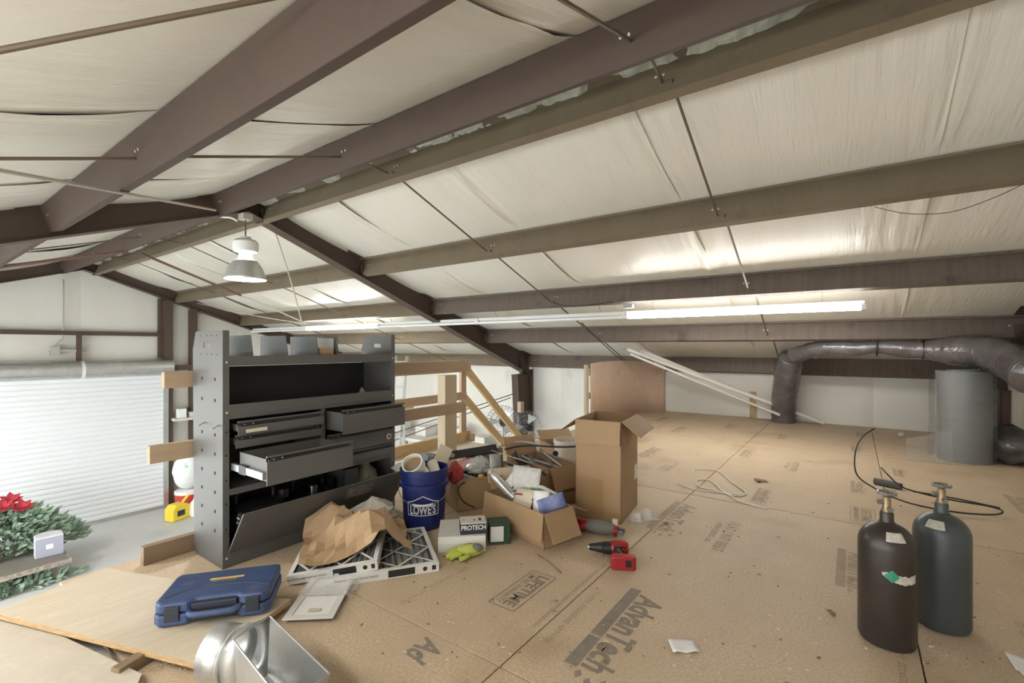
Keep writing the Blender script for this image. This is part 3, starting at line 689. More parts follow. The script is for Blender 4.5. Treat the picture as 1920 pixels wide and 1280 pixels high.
# guard panel on the stair opening
t = thing('stair_guard', 'curved orange brown sheathing guard panel on a stud beside the stair opening', 'panel')
path = spline([(6.22, 3.10, 0), (6.8, 3.10, 0), (7.5, 3.04, 0), (7.95, 2.90, 0), (8.22, 2.66, 0)], 6)
b = MB(); n = len(path)
def gp(s, q):
    i = min(int(s * (n - 1)), n - 2); k = s * (n - 1) - i; p = path[i].lerp(path[i + 1], k)
    return (p.x, p.y, .0 + .895 * q + (.02 * math.sin(s * 5) * q))
b.grid(gp, 24, 2); b.build('sheet', 'osb_clean', t, smooth='all', solid=.012)
board('stud', (6.12, 3.12, -.1), (6.20, 3.16, .88), 'lumber_z', t)
for z in (.08, .38, .72): board('blocking', (6.19, 3.115, z), (6.26, 3.15, z + .09), 'lumber_z', t)

# ------------------------------------------------------------------ tool cabinet (van shelving unit)
CX0, CX1, CY0, CY1, CH = 1.076, 2.188, 2.61, 2.965, 1.225
cab = thing('tool_cabinet', 'dark grey steel shelving cabinet with open drawers and tilted lower door', 'cabinet', (0, 0, 0))
side = [(CY0, 0), (CY1 - .03, 0), (CY1, .04), (CY1 + .02, .95), (CY1 - .02, CH), (CY0 + .03, CH), (CY0, CH - .0)]
slot = (2.76, 2.84, 1.135, 1.165)
for x, s in ((CX0, 1), (CX1, -1)):
    b = MB(); T = frame_T((x - .0015, 0, 0), (0, 1, 0), (0, 0, 1))
    # side sheet built around the hand slot
    a0, a1, z0, z1 = slot
    for poly in ([(CY0, 0), (CY1 - .03, 0), (CY1, .04), (CY1 + .018, z0), (CY0, z0)], [(CY0, z0), (a0, z0), (a0, z1), (CY0, z1)], [(a1, z0), (CY1 + .012, z0), (CY1 + .002, z1), (a1, z1)], [(CY0, z1), (CY1 + .002, z1), (CY1 - .02, CH), (CY0, CH)]):
        b.prism(poly, .003, 0, T)
    sp_ = b.build('side_panel', 'cabinet', cab)
    MB().bb((x, CY0, 0), (x + s * .03, CY0 + .003, CH)).build('front_flange', 'cabinet', cab)
    hb_ = MB()
    for z in (.18, .28, .38, .48, .58, .68, .86, .97):
        for y in (2.70, 2.86): hb_.box((x - s * .0022, y, z), (.001, .014, .016))
    for z in (1.10, 1.20):
        for y in (2.68, 2.74, 2.80, 2.88): hb_.box((x - s * .0022, y, z), (.001, .006, .006))
    hb_.build('punched_hole', 'hole', sp_)
    hb_ = MB()
    for z in (.2, .33, .45, .58, .7): hb_.box((x + s * .015, CY0 - .0006, z), (.006, .001, .009))
    hb_.build('flange_hole', 'hole', cab)
    for z in (1.06, .80, .05): MB().sphere((x + s * .018, CY0 - .001, z), (.006, .004, .006), 10).build('bolt', 'rod_pale', cab, smooth=True)
for x0_, y0_ in ((CX0, 2.66), (CX0, 2.83)): MB().cyl((x0_, y0_, .735), (x0_ - .045, y0_ - .03, .72), .0035, 6).build('loose_screw', 'rod_pale', cab)
IX0, IX1 = CX0 + .003, CX1 - .003; FX0, FX1 = CX0 + .0305, CX1 - .0305   # fronts sit between the flanges
MB().bb((FX0, CY0, 1.04), (FX1, CY0 + .003, 1.092)).bb((IX0, CY0 + .0035, 1.04), (IX1, CY1, 1.043)).bb((IX0, CY1 - .003, 1.04), (IX1, CY1, 1.075)).build('top_tray', 'cabinet', cab)
MB().bb((FX0, CY0, .785), (FX1, CY0 + .003, .84)).bb((IX0, CY0 + .0035, .785), (IX1, CY1, .788)).build('shelf_trough', 'cabinet', cab)
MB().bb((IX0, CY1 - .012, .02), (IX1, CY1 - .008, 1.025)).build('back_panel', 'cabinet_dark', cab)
MB().bb((FX0, CY0 + .001, .765), (FX1, CY0 + .02, .7845)).bb((1.625, CY0, .40), (1.65, CY0 + .3, .77)).bb((IX0, CY0 + .01, .40), (IX0 + .03, CY0 + .02, .77)).bb((IX0, CY0 + .005, .395), (IX1, CY1, .402)).bb((IX0, CY0 + .003, .37), (IX1, CY0 + .008, .40)).build('drawer_housing', 'cabinet', cab)
MB().bb((FX0, CY0, 0), (FX1, CY0 + .003, .072)).bb((IX0, CY0 + .0035, .069), (IX1, CY1, .072)).build('kick_panel', 'cabinet', cab)
def drawer(x0, x1, z0, z1, yf, nm=''):
    d = MB(); dp = .30
    d.bb((x0 + .012, yf, z0 + .012), (x0 + .014, yf + dp, z1 - .02)); d.bb((x1 - .014, yf, z0 + .012), (x1 - .012, yf + dp, z1 - .02)); d.bb((x0 + .012, yf, z0 + .012), (x1 - .012, yf + dp, z0 + .014)); d.bb((x0 + .012, yf + dp - .002, z0 + .012), (x1 - .012, yf + dp, z1 - .02))
    o = d.build('drawer', 'cabinet', cab)
    MB().bb((x0, yf - .006, z0), (x1, yf, z1 - .028)).bb((x0, yf - .006, z1 - .008), (x1, yf + .004, z1)).bb((x0, yf, z1 - .03), (x1, yf + .012, z1 - .027)).build('drawer_front', 'cabinet', o)
    MB().bb((x0 + .004, yf + .010, z1 - .028), (x1 - .004, yf + .013, z1 - .006)).build('finger_recess', 'cabinet_dark', o)
    MB().bb((x0 + .02, yf - .0075, z1 - .026), (x0 + .085, yf + .006, z1 - .010)).build('latch', 'black_plastic', o)
    for xx in (x0 + .03, x0 + .072): MB().sphere((xx, yf - .008, z1 - .018), .0035, 8).build('rivet', 'chrome', o)
    return o
d1 = drawer(1.128, 1.612, .685, .755, 2.565); MB().bb((1.165, 2.5575, .692), (1.275, 2.5588, .710)).build('label_strip', 'card_pale', d1)
drawer(1.128, 1.612, .612, .680, 2.592)
d3 = drawer(1.125, 1.600, .475, .617, 2.265)
MB().bb((1.118, 2.29, .50), (1.136, 2.62, .535)).build('slide_rail', 'galv', d3)
MB().bb((1.116, 2.46, .495), (1.138, 2.53, .54)).build('slide_carriage', 'black_plastic', d3)
drawer(1.657, 2.130, .62, .765, 2.443)
drawer(1.66, 2.17, .478, .60, 2.598); dd = drawer(1.66, 2.17, .405, .472, 2.602)
MB().cyl((2.12, 2.586, .525), (2.12, 2.5905, .525), .019, 20).cyl((2.12, 2.585, .525), (2.12, 2.590, .525), .013, 20, 1).build('oval_badge', ['label_white', 'cabinet'], cab, rot=None)
# tilted lower door
b = MB(); T = frame_T((1.10, CY0 - .002, .075), (1, 0, 0), (0, -.165, .235)); b.bb((0, 0, -.004), (1.07, .288, .004), 0, T); td = b.build('tilt_door', 'cabinet', cab)
MB().bb((.62, .17, .0045), (.80, .26, .006), 0, T).build('worn_foil_sticker', 'foil_edge', td)
# divider plates standing in the top tray
for x in (1.235, 1.43, 1.62, 1.76):
    MB().prism([(CY0 + .012, 1.045), (CY1 - .01, 1.045), (CY1 - .01, 1.205), (CY0 + .05, 1.205)], .003, 0, frame_T((x, 0, 0), (0, 1, 0), (0, 0, 1))).build('divider', 'galv_dull', cab)
# contents of the cabinet
t = thing('parts_box', 'brown cardboard parts box in the top tray of the cabinet', 'box', (1.68, 2.75, 1.043))
MB().bb((-.045, -.1, 0), (.055, .1, .09)).build('body', 'card', t); MB().bb((-.04, -.103, .05), (.05, -.1, .075)).build('band', 'tape', t); MB().bb((-.05, -.1, .09), (.055, .1, .15)).build('clear_sleeve', 'plastic_clear', t)
tag(MB().bb((1.80, 2.68, 1.043), (2.02, 2.88, 1.075)).bb((1.79, 2.72, 1.078), (2.0, 2.86, 1.092)).build('tool_case', 'black_plastic', bevel=.004), 'flat black case lying in the top tray of the cabinet', 'case')
b = MB(); b.grid(lambda s, q: (1.98 + .12 * s, 2.72 + .12 * q, .79 + .07 * (1 - abs(2 * s - 1)) * (1 - abs(2 * q - 1)) + .02 * noise.noise(Vector((s * 6, q * 6, 0)))), 8, 8); tag(b.build('plastic_bag', 'plastic_clear'), 'small clear plastic bag in the black shelf trough', 'bag')
def air_tank(x0, x1, y, z, r, label):
    t = thing('air_tank', label, 'tank', ((x0 + x1) / 2, y, z)); h_ = (x1 - x0) / 2
    prof = [(.02, -h_), (r * .6, -h_ + .01), (r * .92, -h_ + .04), (r, -h_ + .08), (r, h_ - .08), (r * .92, h_ - .04), (r * .6, h_ - .01), (.02, h_)]
    MB().lathe(prof, 28, 0, Matrix.Translation((0, 0, r + .012)) @ Matrix.Rotation(R(90), 4, 'Y')).build('shell', 'black_gloss', t, smooth=True)
    MB().tube(spline([(-.10, 0, 2 * r), (-.10, 0, 2 * r + .055), (-.05, 0, 2 * r + .075), (.07, 0, 2 * r + .075), (.10, 0, 2 * r + .05), (.10, 0, 2 * r)], 5), .011, 8).build('handle', 'black_plastic', t, smooth='all')
    MB().cyl((.16, 0, 2 * r - .02), (.16, 0, 2 * r + .03), .03, 14).build('gauge', 'black_plastic', t)
    for sx in (-1, 1): MB().bb((sx * h_ * .5 - .02, -r * .7, 0), (sx * h_ * .5 + .02, r * .7, .02)).build('foot', 'black_plastic', t)
air_tank(1.13, 1.46, 2.735, .073, .10, 'black portable air tank in the cabinet base by the tilted door end')
air_tank(1.50, 1.80, 2.80, .073, .085, 'second black air tank with carry handle deeper in the cabinet base')
tag(MB().lathe([(.022, 0), (.024, .05), (.024, .055)], 18).build('spray_can_cap', 'chrome', smooth=True, loc=(1.60, 2.655, .245)), 'shiny metal cap standing on the black tank in the cabinet', 'cap')
t = thing('glass_jug', 'olive glass jug with orange cap at the end of the cabinet base', 'jug', (2.05, 2.76, .073))
MB().lathe([(.075, 0), (.085, .02), (.09, .16), (.075, .21), (.035, .245), (.03, .26)], 24).build('body', 'jug', t, smooth=True); MB().lathe([(.034, .26), (.034, .295)], 16).build('cap', 'cap_orange', t)
tag(MB().bb((1.85, 2.70, .073), (1.95, 2.90, .33)).build('metal_sheet', 'galv_dull'), 'pale metal box standing inside the cabinet base', 'box')

# ------------------------------------------------------------------ loose boards at the loft edge
def sheet(name, corners, th, m, label, cat, edge='ply_edge'):
    b = MB(); n = len(corners); top = [Vector(c) for c in corners]; bot = [c - Vector((0, 0, th)) for c in top]
    t = thing(name, label, cat)
    b.add(top + bot, [tuple(range(n)), tuple(range(2 * n - 1, n - 1, -1))]); b.build('face', m, t)
    e = MB(); e.add(top + bot, [(i, n + i, n + (i + 1) % n, (i + 1) % n) for i in range(n)]); e.build('cut_edge', edge, t); return t
def ccw(c): return c
sheet('plywood_offcut', [(.674, 1.80, .055), (1.085, 1.975, .045), (.70, 2.98, .05), (.30, 2.84, .06)], .02, 'ply', 'weathered plywood strip under the blue tool case', 'plywood')
sheet('plywood_offcut', [(-.75, 2.35, .03), (.47, 1.80, .03), (.552, 1.955, .03), (.36, 2.86, .03), (.28, 3.05, .03), (-.75, 3.3, .03)], .022, 'ply_pale', 'pale sheathing offcut overhanging the open edge of the loft', 'plywood')
tag(MB().bb((-.10, 0, -.045), (.10, .04, .045)).build('lumber_scrap', 'lumber_old', bevel=.003, loc=(.60, 2.05, .0), rot=(0, 0, R(20))), 'short lumber scrap wedged under the plywood strip', 'lumber')
for k in range(3):
    tag(MB().bb((-.6, 0, -.04), (.50, .27, -.012)).build('grey_plank', 'grey_wood', bevel=.003, loc=(.04, 2.05 + k * .285, 0.0)), ('weathered grey plank under the pale sheathing offcut', 'second weathered grey plank between the two plywood pieces', 'outer weathered grey plank showing past the plywood strip')[k], 'plank', 'grey planks at the loft edge')
for k, y in enumerate((1.98, 2.9)):
    tag(MB().bb((-1.05, y, -.22), (.56, y + .04, -.042)).build('joist', 'lumber_old'), ('floor joist carrying the grey planks on the camera side', 'floor joist carrying the grey planks by the railing')[k], 'joist', 'joists at the loft edge')
b = MB()
for k in range(90):
    q = random.random(); p = Vector((.62 + .13 * q + random.gauss(0, .018), 2.02 - .13 * q + random.gauss(0, .015), .003)); b.box(p, (random.uniform(.003, .01), random.uniform(.002, .006), .003), rot=(0, 0, random.random() * 3))
tag(b.build('sawdust', 'sawdust'), 'trail of pale sawdust crumbs beside the plywood strip', 'sawdust', kind='stuff')

# ------------------------------------------------------------------ blue tool case
t = thing('tool_case', 'blue plastic carry case with handle lying on the plywood strip', 'case', (.64, 2.175, .060), R(-38))
W_, D_, H_ = .415, .265, .088
out = [(0, .03), (.025, 0), (.12, 0), (.14, .022), (.29, .022), (.31, 0), (.39, 0), (W_, .02), (W_, D_ - .015), (W_ - .015, D_), (.015, D_), (0, D_ - .02)]
MB().prism(out, H_ * .5 - .001).build('lower_shell', 'blue_case', t, bevel=.007)
MB().prism([(x * .985 + .003, y * .985 + .002) for x, y in out], H_ * .5 - .001, 0, Matrix.Translation((0, 0, H_ * .5 + .001))).build('upper_shell', 'blue_case', t, bevel=.012)
MB().bb((.135, .002, .012), (.295, .024, H_ - .012)).build('handle_recess', 'case_dark', t, bevel=.004)
MB().tube(spline([(.125, .012, H_ * .5), (.135, -.012, H_ * .5), (.17, -.022, H_ * .5), (.26, -.022, H_ * .5), (.295, -.012, H_ * .5), (.305, .012, H_ * .5)], 5), .012, 8).build('handle', 'blue_case', t, smooth='all')
for x in (.045, .325): MB().bb((x, -.006, .018), (x + .052, .004, H_ - .012)).build('latch', 'case_dark', t, bevel=.003)
for k in range(4):
    for xa, xb in ((.02, .10 - k * .004), (.31 + k * .004, .395)): MB().bb((xa, .135 + k * .026, H_), (xb, .141 + k * .026, H_ + .002)).build('lid_rib', 'blue_case', t)
MB().bb((.15, .165, H_), (.28, .18, H_ + .0012)).build('gold_stripe', 'gold_text', t)
vs, fs = text_mesh('#', .016, .09); MB().add(vs, fs).build('lid_lettering', 'gold_text', t, loc=(.21, .152, H_ + .0012))
rb = MB(); rb.tube(spline([(.03, .05, H_), (.10, .10, H_), (.21, .112, H_), (.32, .10, H_), (.40, .06, H_)], 6), .002, 5); rb.build('lid_seam', 'case_dark', t)

# ------------------------------------------------------------------ sheet metal duct boot
t = thing('duct_boot', 'galvanized sheet metal duct boot with round collar and open mouth', 'duct boot')
ax = Vector((-.42, .90, .04)).normalized(); e1 = Vector((.90, .42, 0)).normalized(); e2 = ax.cross(e1).normalized()
c0 = Vector((.745, 1.69, .094))
def ring(c, r, n=32): return [c + (e1 * math.cos(2 * math.pi * k / n) + e2 * math.sin(2 * math.pi * k / n)) * r for k in range(n)]
def band(rings, name, m):
    b = MB(); n = len(rings[0]); vs = [p for q in rings for p in q]
    b.add(vs, [(i * n + k, i * n + (k + 1) % n, (i + 1) * n + (k + 1) % n, (i + 1) * n + k) for i in range(len(rings) - 1) for k in range(n)])
    return b.build(name, m, t, smooth=True, solid=.0015)
band([ring(c0 + ax * .09, .088), ring(c0, .090)], 'round_collar', 'galv')
band([ring(c0 + ax * .012, .091), ring(c0 + ax * .004, .096), ring(c0 - ax * .004, .091)], 'crimp_bead', 'galv')
# open topped rectangular boot: mouth corners P1 P2 (collar end), P3 P4 (camera end)
P1, P2, P3, P4 = Vector((.690, 1.60, .205)), Vector((.835, 1.655, .195)), Vector((.815, 1.265, .165)), Vector((.665, 1.245, .175))
lowq = [Vector((.700, 1.59, .012)), Vector((.815, 1.635, .012)), Vector((.785, 1.30, .012)), Vector((.690, 1.29, .012))]
def rectring4(q, n=32):                    # ring around an upright opening: bottom, side, top, side
    o = []
    for k in range(n):
        f = k / n * 4; i_ = int(f); o.append(q[i_].lerp(q[(i_ + 1) % 4], f - i_))
    return o
endq = rectring4([lowq[0], lowq[1], P2, P1]); r0 = ring(c0, .090)
def best(r0, r1):
    n = len(r0); bestk = min(((sum((r0[i] - r1[(s * i + k) % n]).length for i in range(n)), s, k) for s in (1, -1) for k in range(n)))
    return [r1[(bestk[1] * i + bestk[2]) % n] for i in range(n)]
band([r0, best(r0, endq)], 'transition_body', 'galv')
def wallp(a, b_, c, d, name): MB().grid(lambda s_, q: tuple(a.lerp(b_, s_).lerp(d.lerp(c, s_), q) + Vector((0, 0, .004 * noise.noise(Vector((s_ * 4, q * 4, a.x * 9)))))), 8, 6).build(name, 'galv', t, solid=.0012)
wallp(lowq[1], lowq[2], P3, P2, 'side_wall'); wallp(lowq[0], lowq[3], P4, P1, 'side_wall'); wallp(lowq[3], lowq[2], P3, P4, 'end_wall'); wallp(lowq[0], lowq[1], lowq[2], lowq[3], 'bottom')
lipT = [(P2, P3), (P1, P4), (P4, P3)]
for a, b_ in lipT: MB().tube([a, b_], .003, 6).build('hemmed_edge', 'galv', t)

# ------------------------------------------------------------------ return grille in a plastic sleeve
g0 = fl(528, 1172); gu = (fl(625, 1168) - g0).normalized()
t = thing('vent_grille', 'white louvered vent grille half inside a clear plastic sleeve', 'grille', g0, math.atan2(gu.y, gu.x))
GW, GL = .205, .40
fr = MB(); fr.bb((0, 0, .018), (GW, .03, .024)); fr.bb((0, GL - .03, .018), (GW, GL, .024)); fr.bb((0, .03, .018), (.03, GL - .03, .024)); fr.bb((GW - .03, .03, .018), (GW, GL - .03, .024)); fr.bb((.03, .19, .018), (GW - .03, .205, .024))
fr.build('frame', 'label_white', t, bevel=.002)
MB().bb((.02, .02, 0), (GW - .02, GL - .02, .016)).build('backing', 'glove_grey', t)
lm = None
for k in range(22):
    y = .036 + k * .0073 + (.175 if k > 20 else 0)
    if lm is None: lm = MB().box((GW / 2, 0, .019), (GW - .062, .0044, .0012), rot=(R(28), 0, 0)).build('louver', 'label_white', t, loc=(0, .036, 0)).data
    else: link('louver', lm, t, loc=(0, .036 + k * .0070, 0))
for k in range(22): link('louver', lm, t, loc=(0, .212 + k * .0070, 0))
MB().bb((.085, .05, .0242), (.135, .075, .025)).build('price_sticker', 'card_pale', t)
MB().grid(lambda s, q: (-.004 + (GW + .035) * s, .17 + .26 * q, .030 + .006 * noise.noise(Vector((s * 9, q * 9, 2))) - (.02 * max(0, s - .85) / .15)), 12, 12).build('plastic_sleeve', 'plastic_clear', t)

# ------------------------------------------------------------------ pleated air filters
def air_filter(c, ex, ey, w_, d_, th, label):
    M = frame_T(c, ex, ey); t = thing('air_filter', label, 'air filter'); t.matrix_world = M
    b = MB(); fw = .022
    b.bb((0, 0, 0), (w_, .003, th)); b.bb((0, d_ - .003, 0), (w_, d_, th)); b.bb((0, .003, 0), (.003, d_ - .003, th)); b.bb((w_ - .003, .003, 0), (w_, d_ - .003, th))
    b.bb((.003, .003, th - .002), (w_ - .003, fw, th)); b.bb((.003, d_ - fw, th - .002), (w_ - .003, d_ - .003, th)); b.bb((.003, fw, th - .002), (fw, d_ - fw, th)); b.bb((w_ - fw, fw, th - .002), (w_ - .003, d_ - fw, th))
    b.build('frame', 'label_white', t)
    n = 28; MB().grid(lambda s, q: (.004 + (w_ - .008) * s, .004 + (d_ - .008) * q, th - .006 - (.022 if round(s * n) % 2 else 0)), n, 1).build('pleated_media', 'filter_media', t)
    k_ = 5; cx = (w_ - 2 * fw) / k_
    st = MB()
    for row in range(k_):
        for i in range(k_):
            x0_, y0_ = fw + i * cx, fw + row * (d_ - 2 * fw) / k_; dy = (d_ - 2 * fw) / k_
            A, B = ((x0_, y0_), (x0_ + cx, y0_ + dy)) if (i + row) % 2 else ((x0_ + cx, y0_), (x0_, y0_ + dy))
            d = Vector((B[0] - A[0], B[1] - A[1], 0)); q = Vector((-d.y, d.x, 0)).normalized() * .006
            st.add([Vector((*A, th - .001)) - q, Vector((*A, th - .001)) + q, Vector((*B, th - .001)) + q, Vector((*B, th - .001)) - q], [(3, 2, 1, 0)])
    st.build('strut_lattice', 'label_white', t)
    MB().bb((w_ * .50, -.0008, th * .12), (w_ * .76, 0, th * .88)).build('black_label', 'ink', t)
    for (tx, wd) in ((.30, .11), (.10, .08)):
        vs, fs = text_mesh('#', .011, wd); MB().add(vs, fs).build('side_lettering', 'ink', t, loc=(w_ * tx, -.0008, th * .5), rot=(R(90), 0, 0))
    MB().cyl((w_ * .86, 0, th * .5), (w_ * .86, -.001, th * .5), .011, 14).bb((w_ * .93, -.001, th * .25), (w_ * .97, 0, th * .75)).build('side_marks', 'ink', t)
A = fl(823, 1070); e = Vector((.82, -.57, 0)).normalized()
air_filter(A - e * .50, e, (.57, .82, 0), .50, .50, .045, 'white framed pleated air filter lying flat on the floor')
A = fl(540, 1098); A2 = fl(708, 1068, .048)
ex = (A2 - A).normalized(); air_filter(A + Vector((0, 0, .002)), ex, (.57, .82, .10), .42, .50, .045, 'white framed air filter tilted on top of the other filter under kraft paper')

# crumpled kraft paper
def crumple(name, label, cat, fn, nu, nv, m, solid=.0015, smooth=False):
    b = MB().grid(fn, nu, nv); return tag(b.build(name, m, solid=solid, smooth=smooth), label, cat)
kc = Vector((1.56, 2.17, .10))
def kp(s, q):
    x = (s - .5) * .56; y = (q - .5) * .46
    ridge = .13 * math.exp(-((x + y * .6) / .13) ** 2) + .11 * math.exp(-((x - .14) ** 2 + (y - .05) ** 2) / .008)
    z = ridge + .055 * noise.noise(Vector((s * 5, q * 5, 3.3))) + .03 * noise.noise(Vector((s * 11, q * 11, 1)))
    z += .05 * max(0, q - .6) ; z -= .05 * max(0, s - .8) * 2
    P = Vector((.78 * x + .55 * y, -.58 * x + .80 * y, 0)); wob = .05 * noise.noise(Vector((s * 3, q * 3, 9)))
    return (kc.x + P.x + wob, kc.y + P.y + wob * .6, max(kc.z - .005 + z, .055 + .05 * (1 - s)))
crumple('kraft_paper', 'crumpled brown kraft packing paper heaped on the air filters', 'paper', kp, 13, 11, 'kraft')
def wb(s, q):
    a = s * 2 * math.pi; r = .13 * math.sin(math.pi * q) * (1 + .5 * noise.noise(Vector((math.cos(a) * 1.6, math.sin(a) * 1.6, q * 4)))) + .004
    return (1.80 + r * 1.2 * math.cos(a), 2.36 + r * .75 * math.sin(a), .02 + .21 * q + .02 * noise.noise(Vector((s * 7, q * 7, 0))))
crumple('plastic_bag', 'milky plastic bag crumpled between kraft paper and bucket', 'bag', wb, 22, 12, 'plastic_milky', .001)

# ------------------------------------------------------------------ blue bucket with pipe fitting
BK = Vector((2.115, 2.235, 0))
bk = thing('bucket', "blue plastic bucket with white lettering and wire handle", 'bucket', BK)
MB().lathe([(.120, 0), (.128, .006), (.140, .26), (.155, .262), (.156, .285), (.143, .288), (.145, .335), (.153, .337), (.154, .37), (.147, .372), (.143, .33), (.125, .012), (.0, .01)], 40, caps=False).build('body', 'blue_bucket', bk, smooth=True)
vdir = math.atan2(-BK.y, -BK.x)
def wrap(b, rad_fn, az, z0):
    b.v = [((rad_fn(z0 + y) + zz) * math.cos(az + x / .135), (rad_fn(z0 + y) + zz) * math.sin(az + x / .135), z0 + y) for x, y, zz in b.v]
rad = lambda z: .128 + .012 * (z - .006) / .254 + .0016
b = MB(); vs, fs = text_mesh("LOWE'S", .075, .165, 0, .03); b.add(vs, fs); wrap(b, rad, vdir - .06, .135); b.build('white_lettering', 'label_white', bk)
b = MB(); pts = [(-.10, -.035), (.10, -.035), (.10, .045), (.07, .05), (0, .085), (-.07, .05), (-.10, .045)]
for i in range(len(pts)):
    p, q = Vector(pts[i]), Vector(pts[(i + 1) % len(pts)]); d = (q - p).normalized(); nn = Vector((-d.y, d.x)) * .0025; seg = 8
    for k in range(seg):
        a_, c_ = p.lerp(q, k / seg), p.lerp(q, (k + 1) / seg)
        b.add([(*(a_ - nn), 0), (*(c_ - nn), 0), (*(c_ + nn), 0), (*(a_ + nn), 0)], [(0, 1, 2, 3)])
wrap(b, rad, vdir - .06, .135); b.build('gable_emblem', 'label_white', bk)
wire = []
for k in range(25):
    a = vdir - .06 - R(88) + R(176) * k / 24; sgn = math.sin(math.pi * k / 24)
    wire.append((.163 * math.cos(a), .163 * math.sin(a), .27 - .10 * sgn ** .8))
MB().tube(wire, .0022, 6).build('bail_wire', 'chrome', bk, smooth='all')
MB().tube(wire[9:16], .008, 10).build('grip', 'label_white', bk, smooth='all')
t = thing('pipe_fitting', 'cream plastic pipe elbow poking out of the blue bucket', 'pipe fitting', BK)
el = spline([(.05, -.06, .20), (.0, -.02, .28), (-.035, .015, .34), (-.085, .005, .395)], 6)
MB().tube(el, .056, 24).build('elbow', 'pvc', t, smooth='all')
d = (el[-1] - el[-3]).normalized()
b = MB(); T = frame_T(el[-1] - d * .03, d.orthogonal(), d.cross(d.orthogonal())); b.lathe([(.057, 0), (.068, .004), (.068, .06), (.060, .06), (.058, .01)], 28, 0, T, caps=False); b.build('hub', 'pvc', t, smooth=True)
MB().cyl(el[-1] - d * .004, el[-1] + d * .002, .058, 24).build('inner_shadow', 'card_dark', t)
tag(MB().tube([BK + Vector((.03, -.09, .30)), BK + Vector((.10, .03, .365))], .035, 20).build('pipe_stub', 'pvc', smooth=True), 'short cream pipe stub lying inside the blue bucket', 'pipe')

# ------------------------------------------------------------------ cardboard boxes
def open_box(name, label, c, w_, d_, h_, rz, flaps, m='card', cat='box', tape=False):
    t = thing(name, label, cat, c, rz); th = .004; b = MB()
    b.bb((0, 0, 0), (w_, d_, th)); b.bb((0, 0, 0), (w_, th, h_)); b.bb((0, d_ - th, 0), (w_, d_, h_)); b.bb((0, 0, 0), (th, d_, h_)); b.bb((w_ - th, 0, 0), (w_, d_, h_))
    b.build('body', m, t)
    for sd, (ln, ang) in flaps.items():      # ang: 0 = straight up, 90 = level outwards, 170 = folded down
        a = R(ang); ex = {'front': (1, 0, 0), 'back': (-1, 0, 0), 'left': (0, -1, 0), 'right': (0, 1, 0)}[sd]
        o = {'front': (0, 0, h_), 'back': (w_, d_, h_), 'left': (0, d_, h_), 'right': (w_, 0, h_)}[sd]
        outd = Vector({'front': (0, -1, 0), 'back': (0, 1, 0), 'left': (-1, 0, 0), 'right': (1, 0, 0)}[sd]); up = outd * math.sin(a) + Vector((0, 0, math.cos(a)))
        L_ = w_ if sd in ('front', 'back') else d_
        MB().bb((.002, 0, -th / 2), (L_ - .002, ln, th / 2), 0, frame_T(Vector(o) + outd * .002, ex, up)).build('flap', m, t)
    if tape: MB().bb((w_ * .38, -.0012, .02), (w_ * .62, 0, h_ * .42)).build('tape_strip', 'tape', t)
    return t
TM = fl(1165, 983); ra = math.atan2(.061, .435)
# near corner TM: the long side runs +x, the narrow side runs back
t = thing('tall_carton', 'tall brown cardboard box standing open with spread flaps', 'box', TM, ra)
w_, d_, h_ = .44, .31, .655; th = .005; b = MB()
b.bb((0, 0, 0), (w_, d_, th)); b.bb((0, 0, 0), (w_, th, h_)); b.bb((0, d_ - th, 0), (w_, d_, h_)); b.bb((0, 0, 0), (th, d_, h_)); b.bb((w_ - th, 0, 0), (w_, d_, h_)); b.build('body', 'card', t)
MB().bb((0, .005, -.002), (d_ - .005, .155, .002), 0, frame_T((-.004, d_, h_), (0, -1, 0), (-.10, 0, -1))).build('flap', 'card', t)
MB().bb((.005, 0, -.002), (w_ - .005, .15, .002), 0, frame_T((0, -.002, h_), (1, 0, 0), (0, -.72, -.55))).build('flap', 'card', t)
MB().bb((0, 0, -.002), (w_ - .005, .15, .002), 0, frame_T((w_, d_, h_), (-1, 0, 0), (0, .8, -.6))).build('flap', 'card', t)
MB().bb((0, 0, -.002), (d_ - .005, .15, .002), 0, frame_T((w_, 0, h_), (0, 1, 0), (.9, 0, -.35))).build('flap', 'card', t)
MB().bb((-.0012, .12, .03), (0, .19, .27)).build('tape_strip', 'tape', t)
MB().bb((w_ * .8, -.0012, .2), (w_ - .01, 0, .3)).build('shipping_label', 'label_white', t)
# front carton
FM = fl(1020, 1031); fa = math.atan2(-.255, .967)
t = thing('open_carton', 'low brown cardboard box full of booklets and wire, nearest the drill', 'box', FM, fa); w_, d_, h_ = .225, .56, .20; b = MB(); th = .004
b.bb((0, 0, 0), (w_, d_, th)); b.bb((0, 0, 0), (w_, th, h_)); b.bb((0, d_ - th, 0), (w_, d_, h_)); b.bb((0, 0, 0), (th, d_, h_)); b.bb((w_ - th, 0, 0), (w_, d_, h_)); b.build('body', 'card', t)
MB().bb((0, 0, -.002), (d_, .155, .002), 0, frame_T((-.003, d_, h_), (0, -1, 0), (-.10, 0, -1))).build('flap', 'card', t)
MB().bb((.0, 0, -.002), (w_, .165, .002), 0, frame_T((0, -.003, h_), (1, .0, 0), (.12, -.42, -.85))).build('flap', 'card', t)
MB().bb((0, 0, -.002), (d_, .15, .002), 0, frame_T((w_, 0, h_), (0, 1, 0), (.9, 0, -.4))).build('flap', 'card', t)
MB().bb((.06, 0, -.002), (w_ - .05, .075, .002), 0, frame_T((w_, d_, h_), (-1, 0, 0), (0, .3, .8))).build('flap', 'card', t)
FT = Matrix.Translation(FM) @ Matrix.Rotation(fa, 4, 'Z')
def inF(x, y, z): return FT @ Vector((x, y, z))
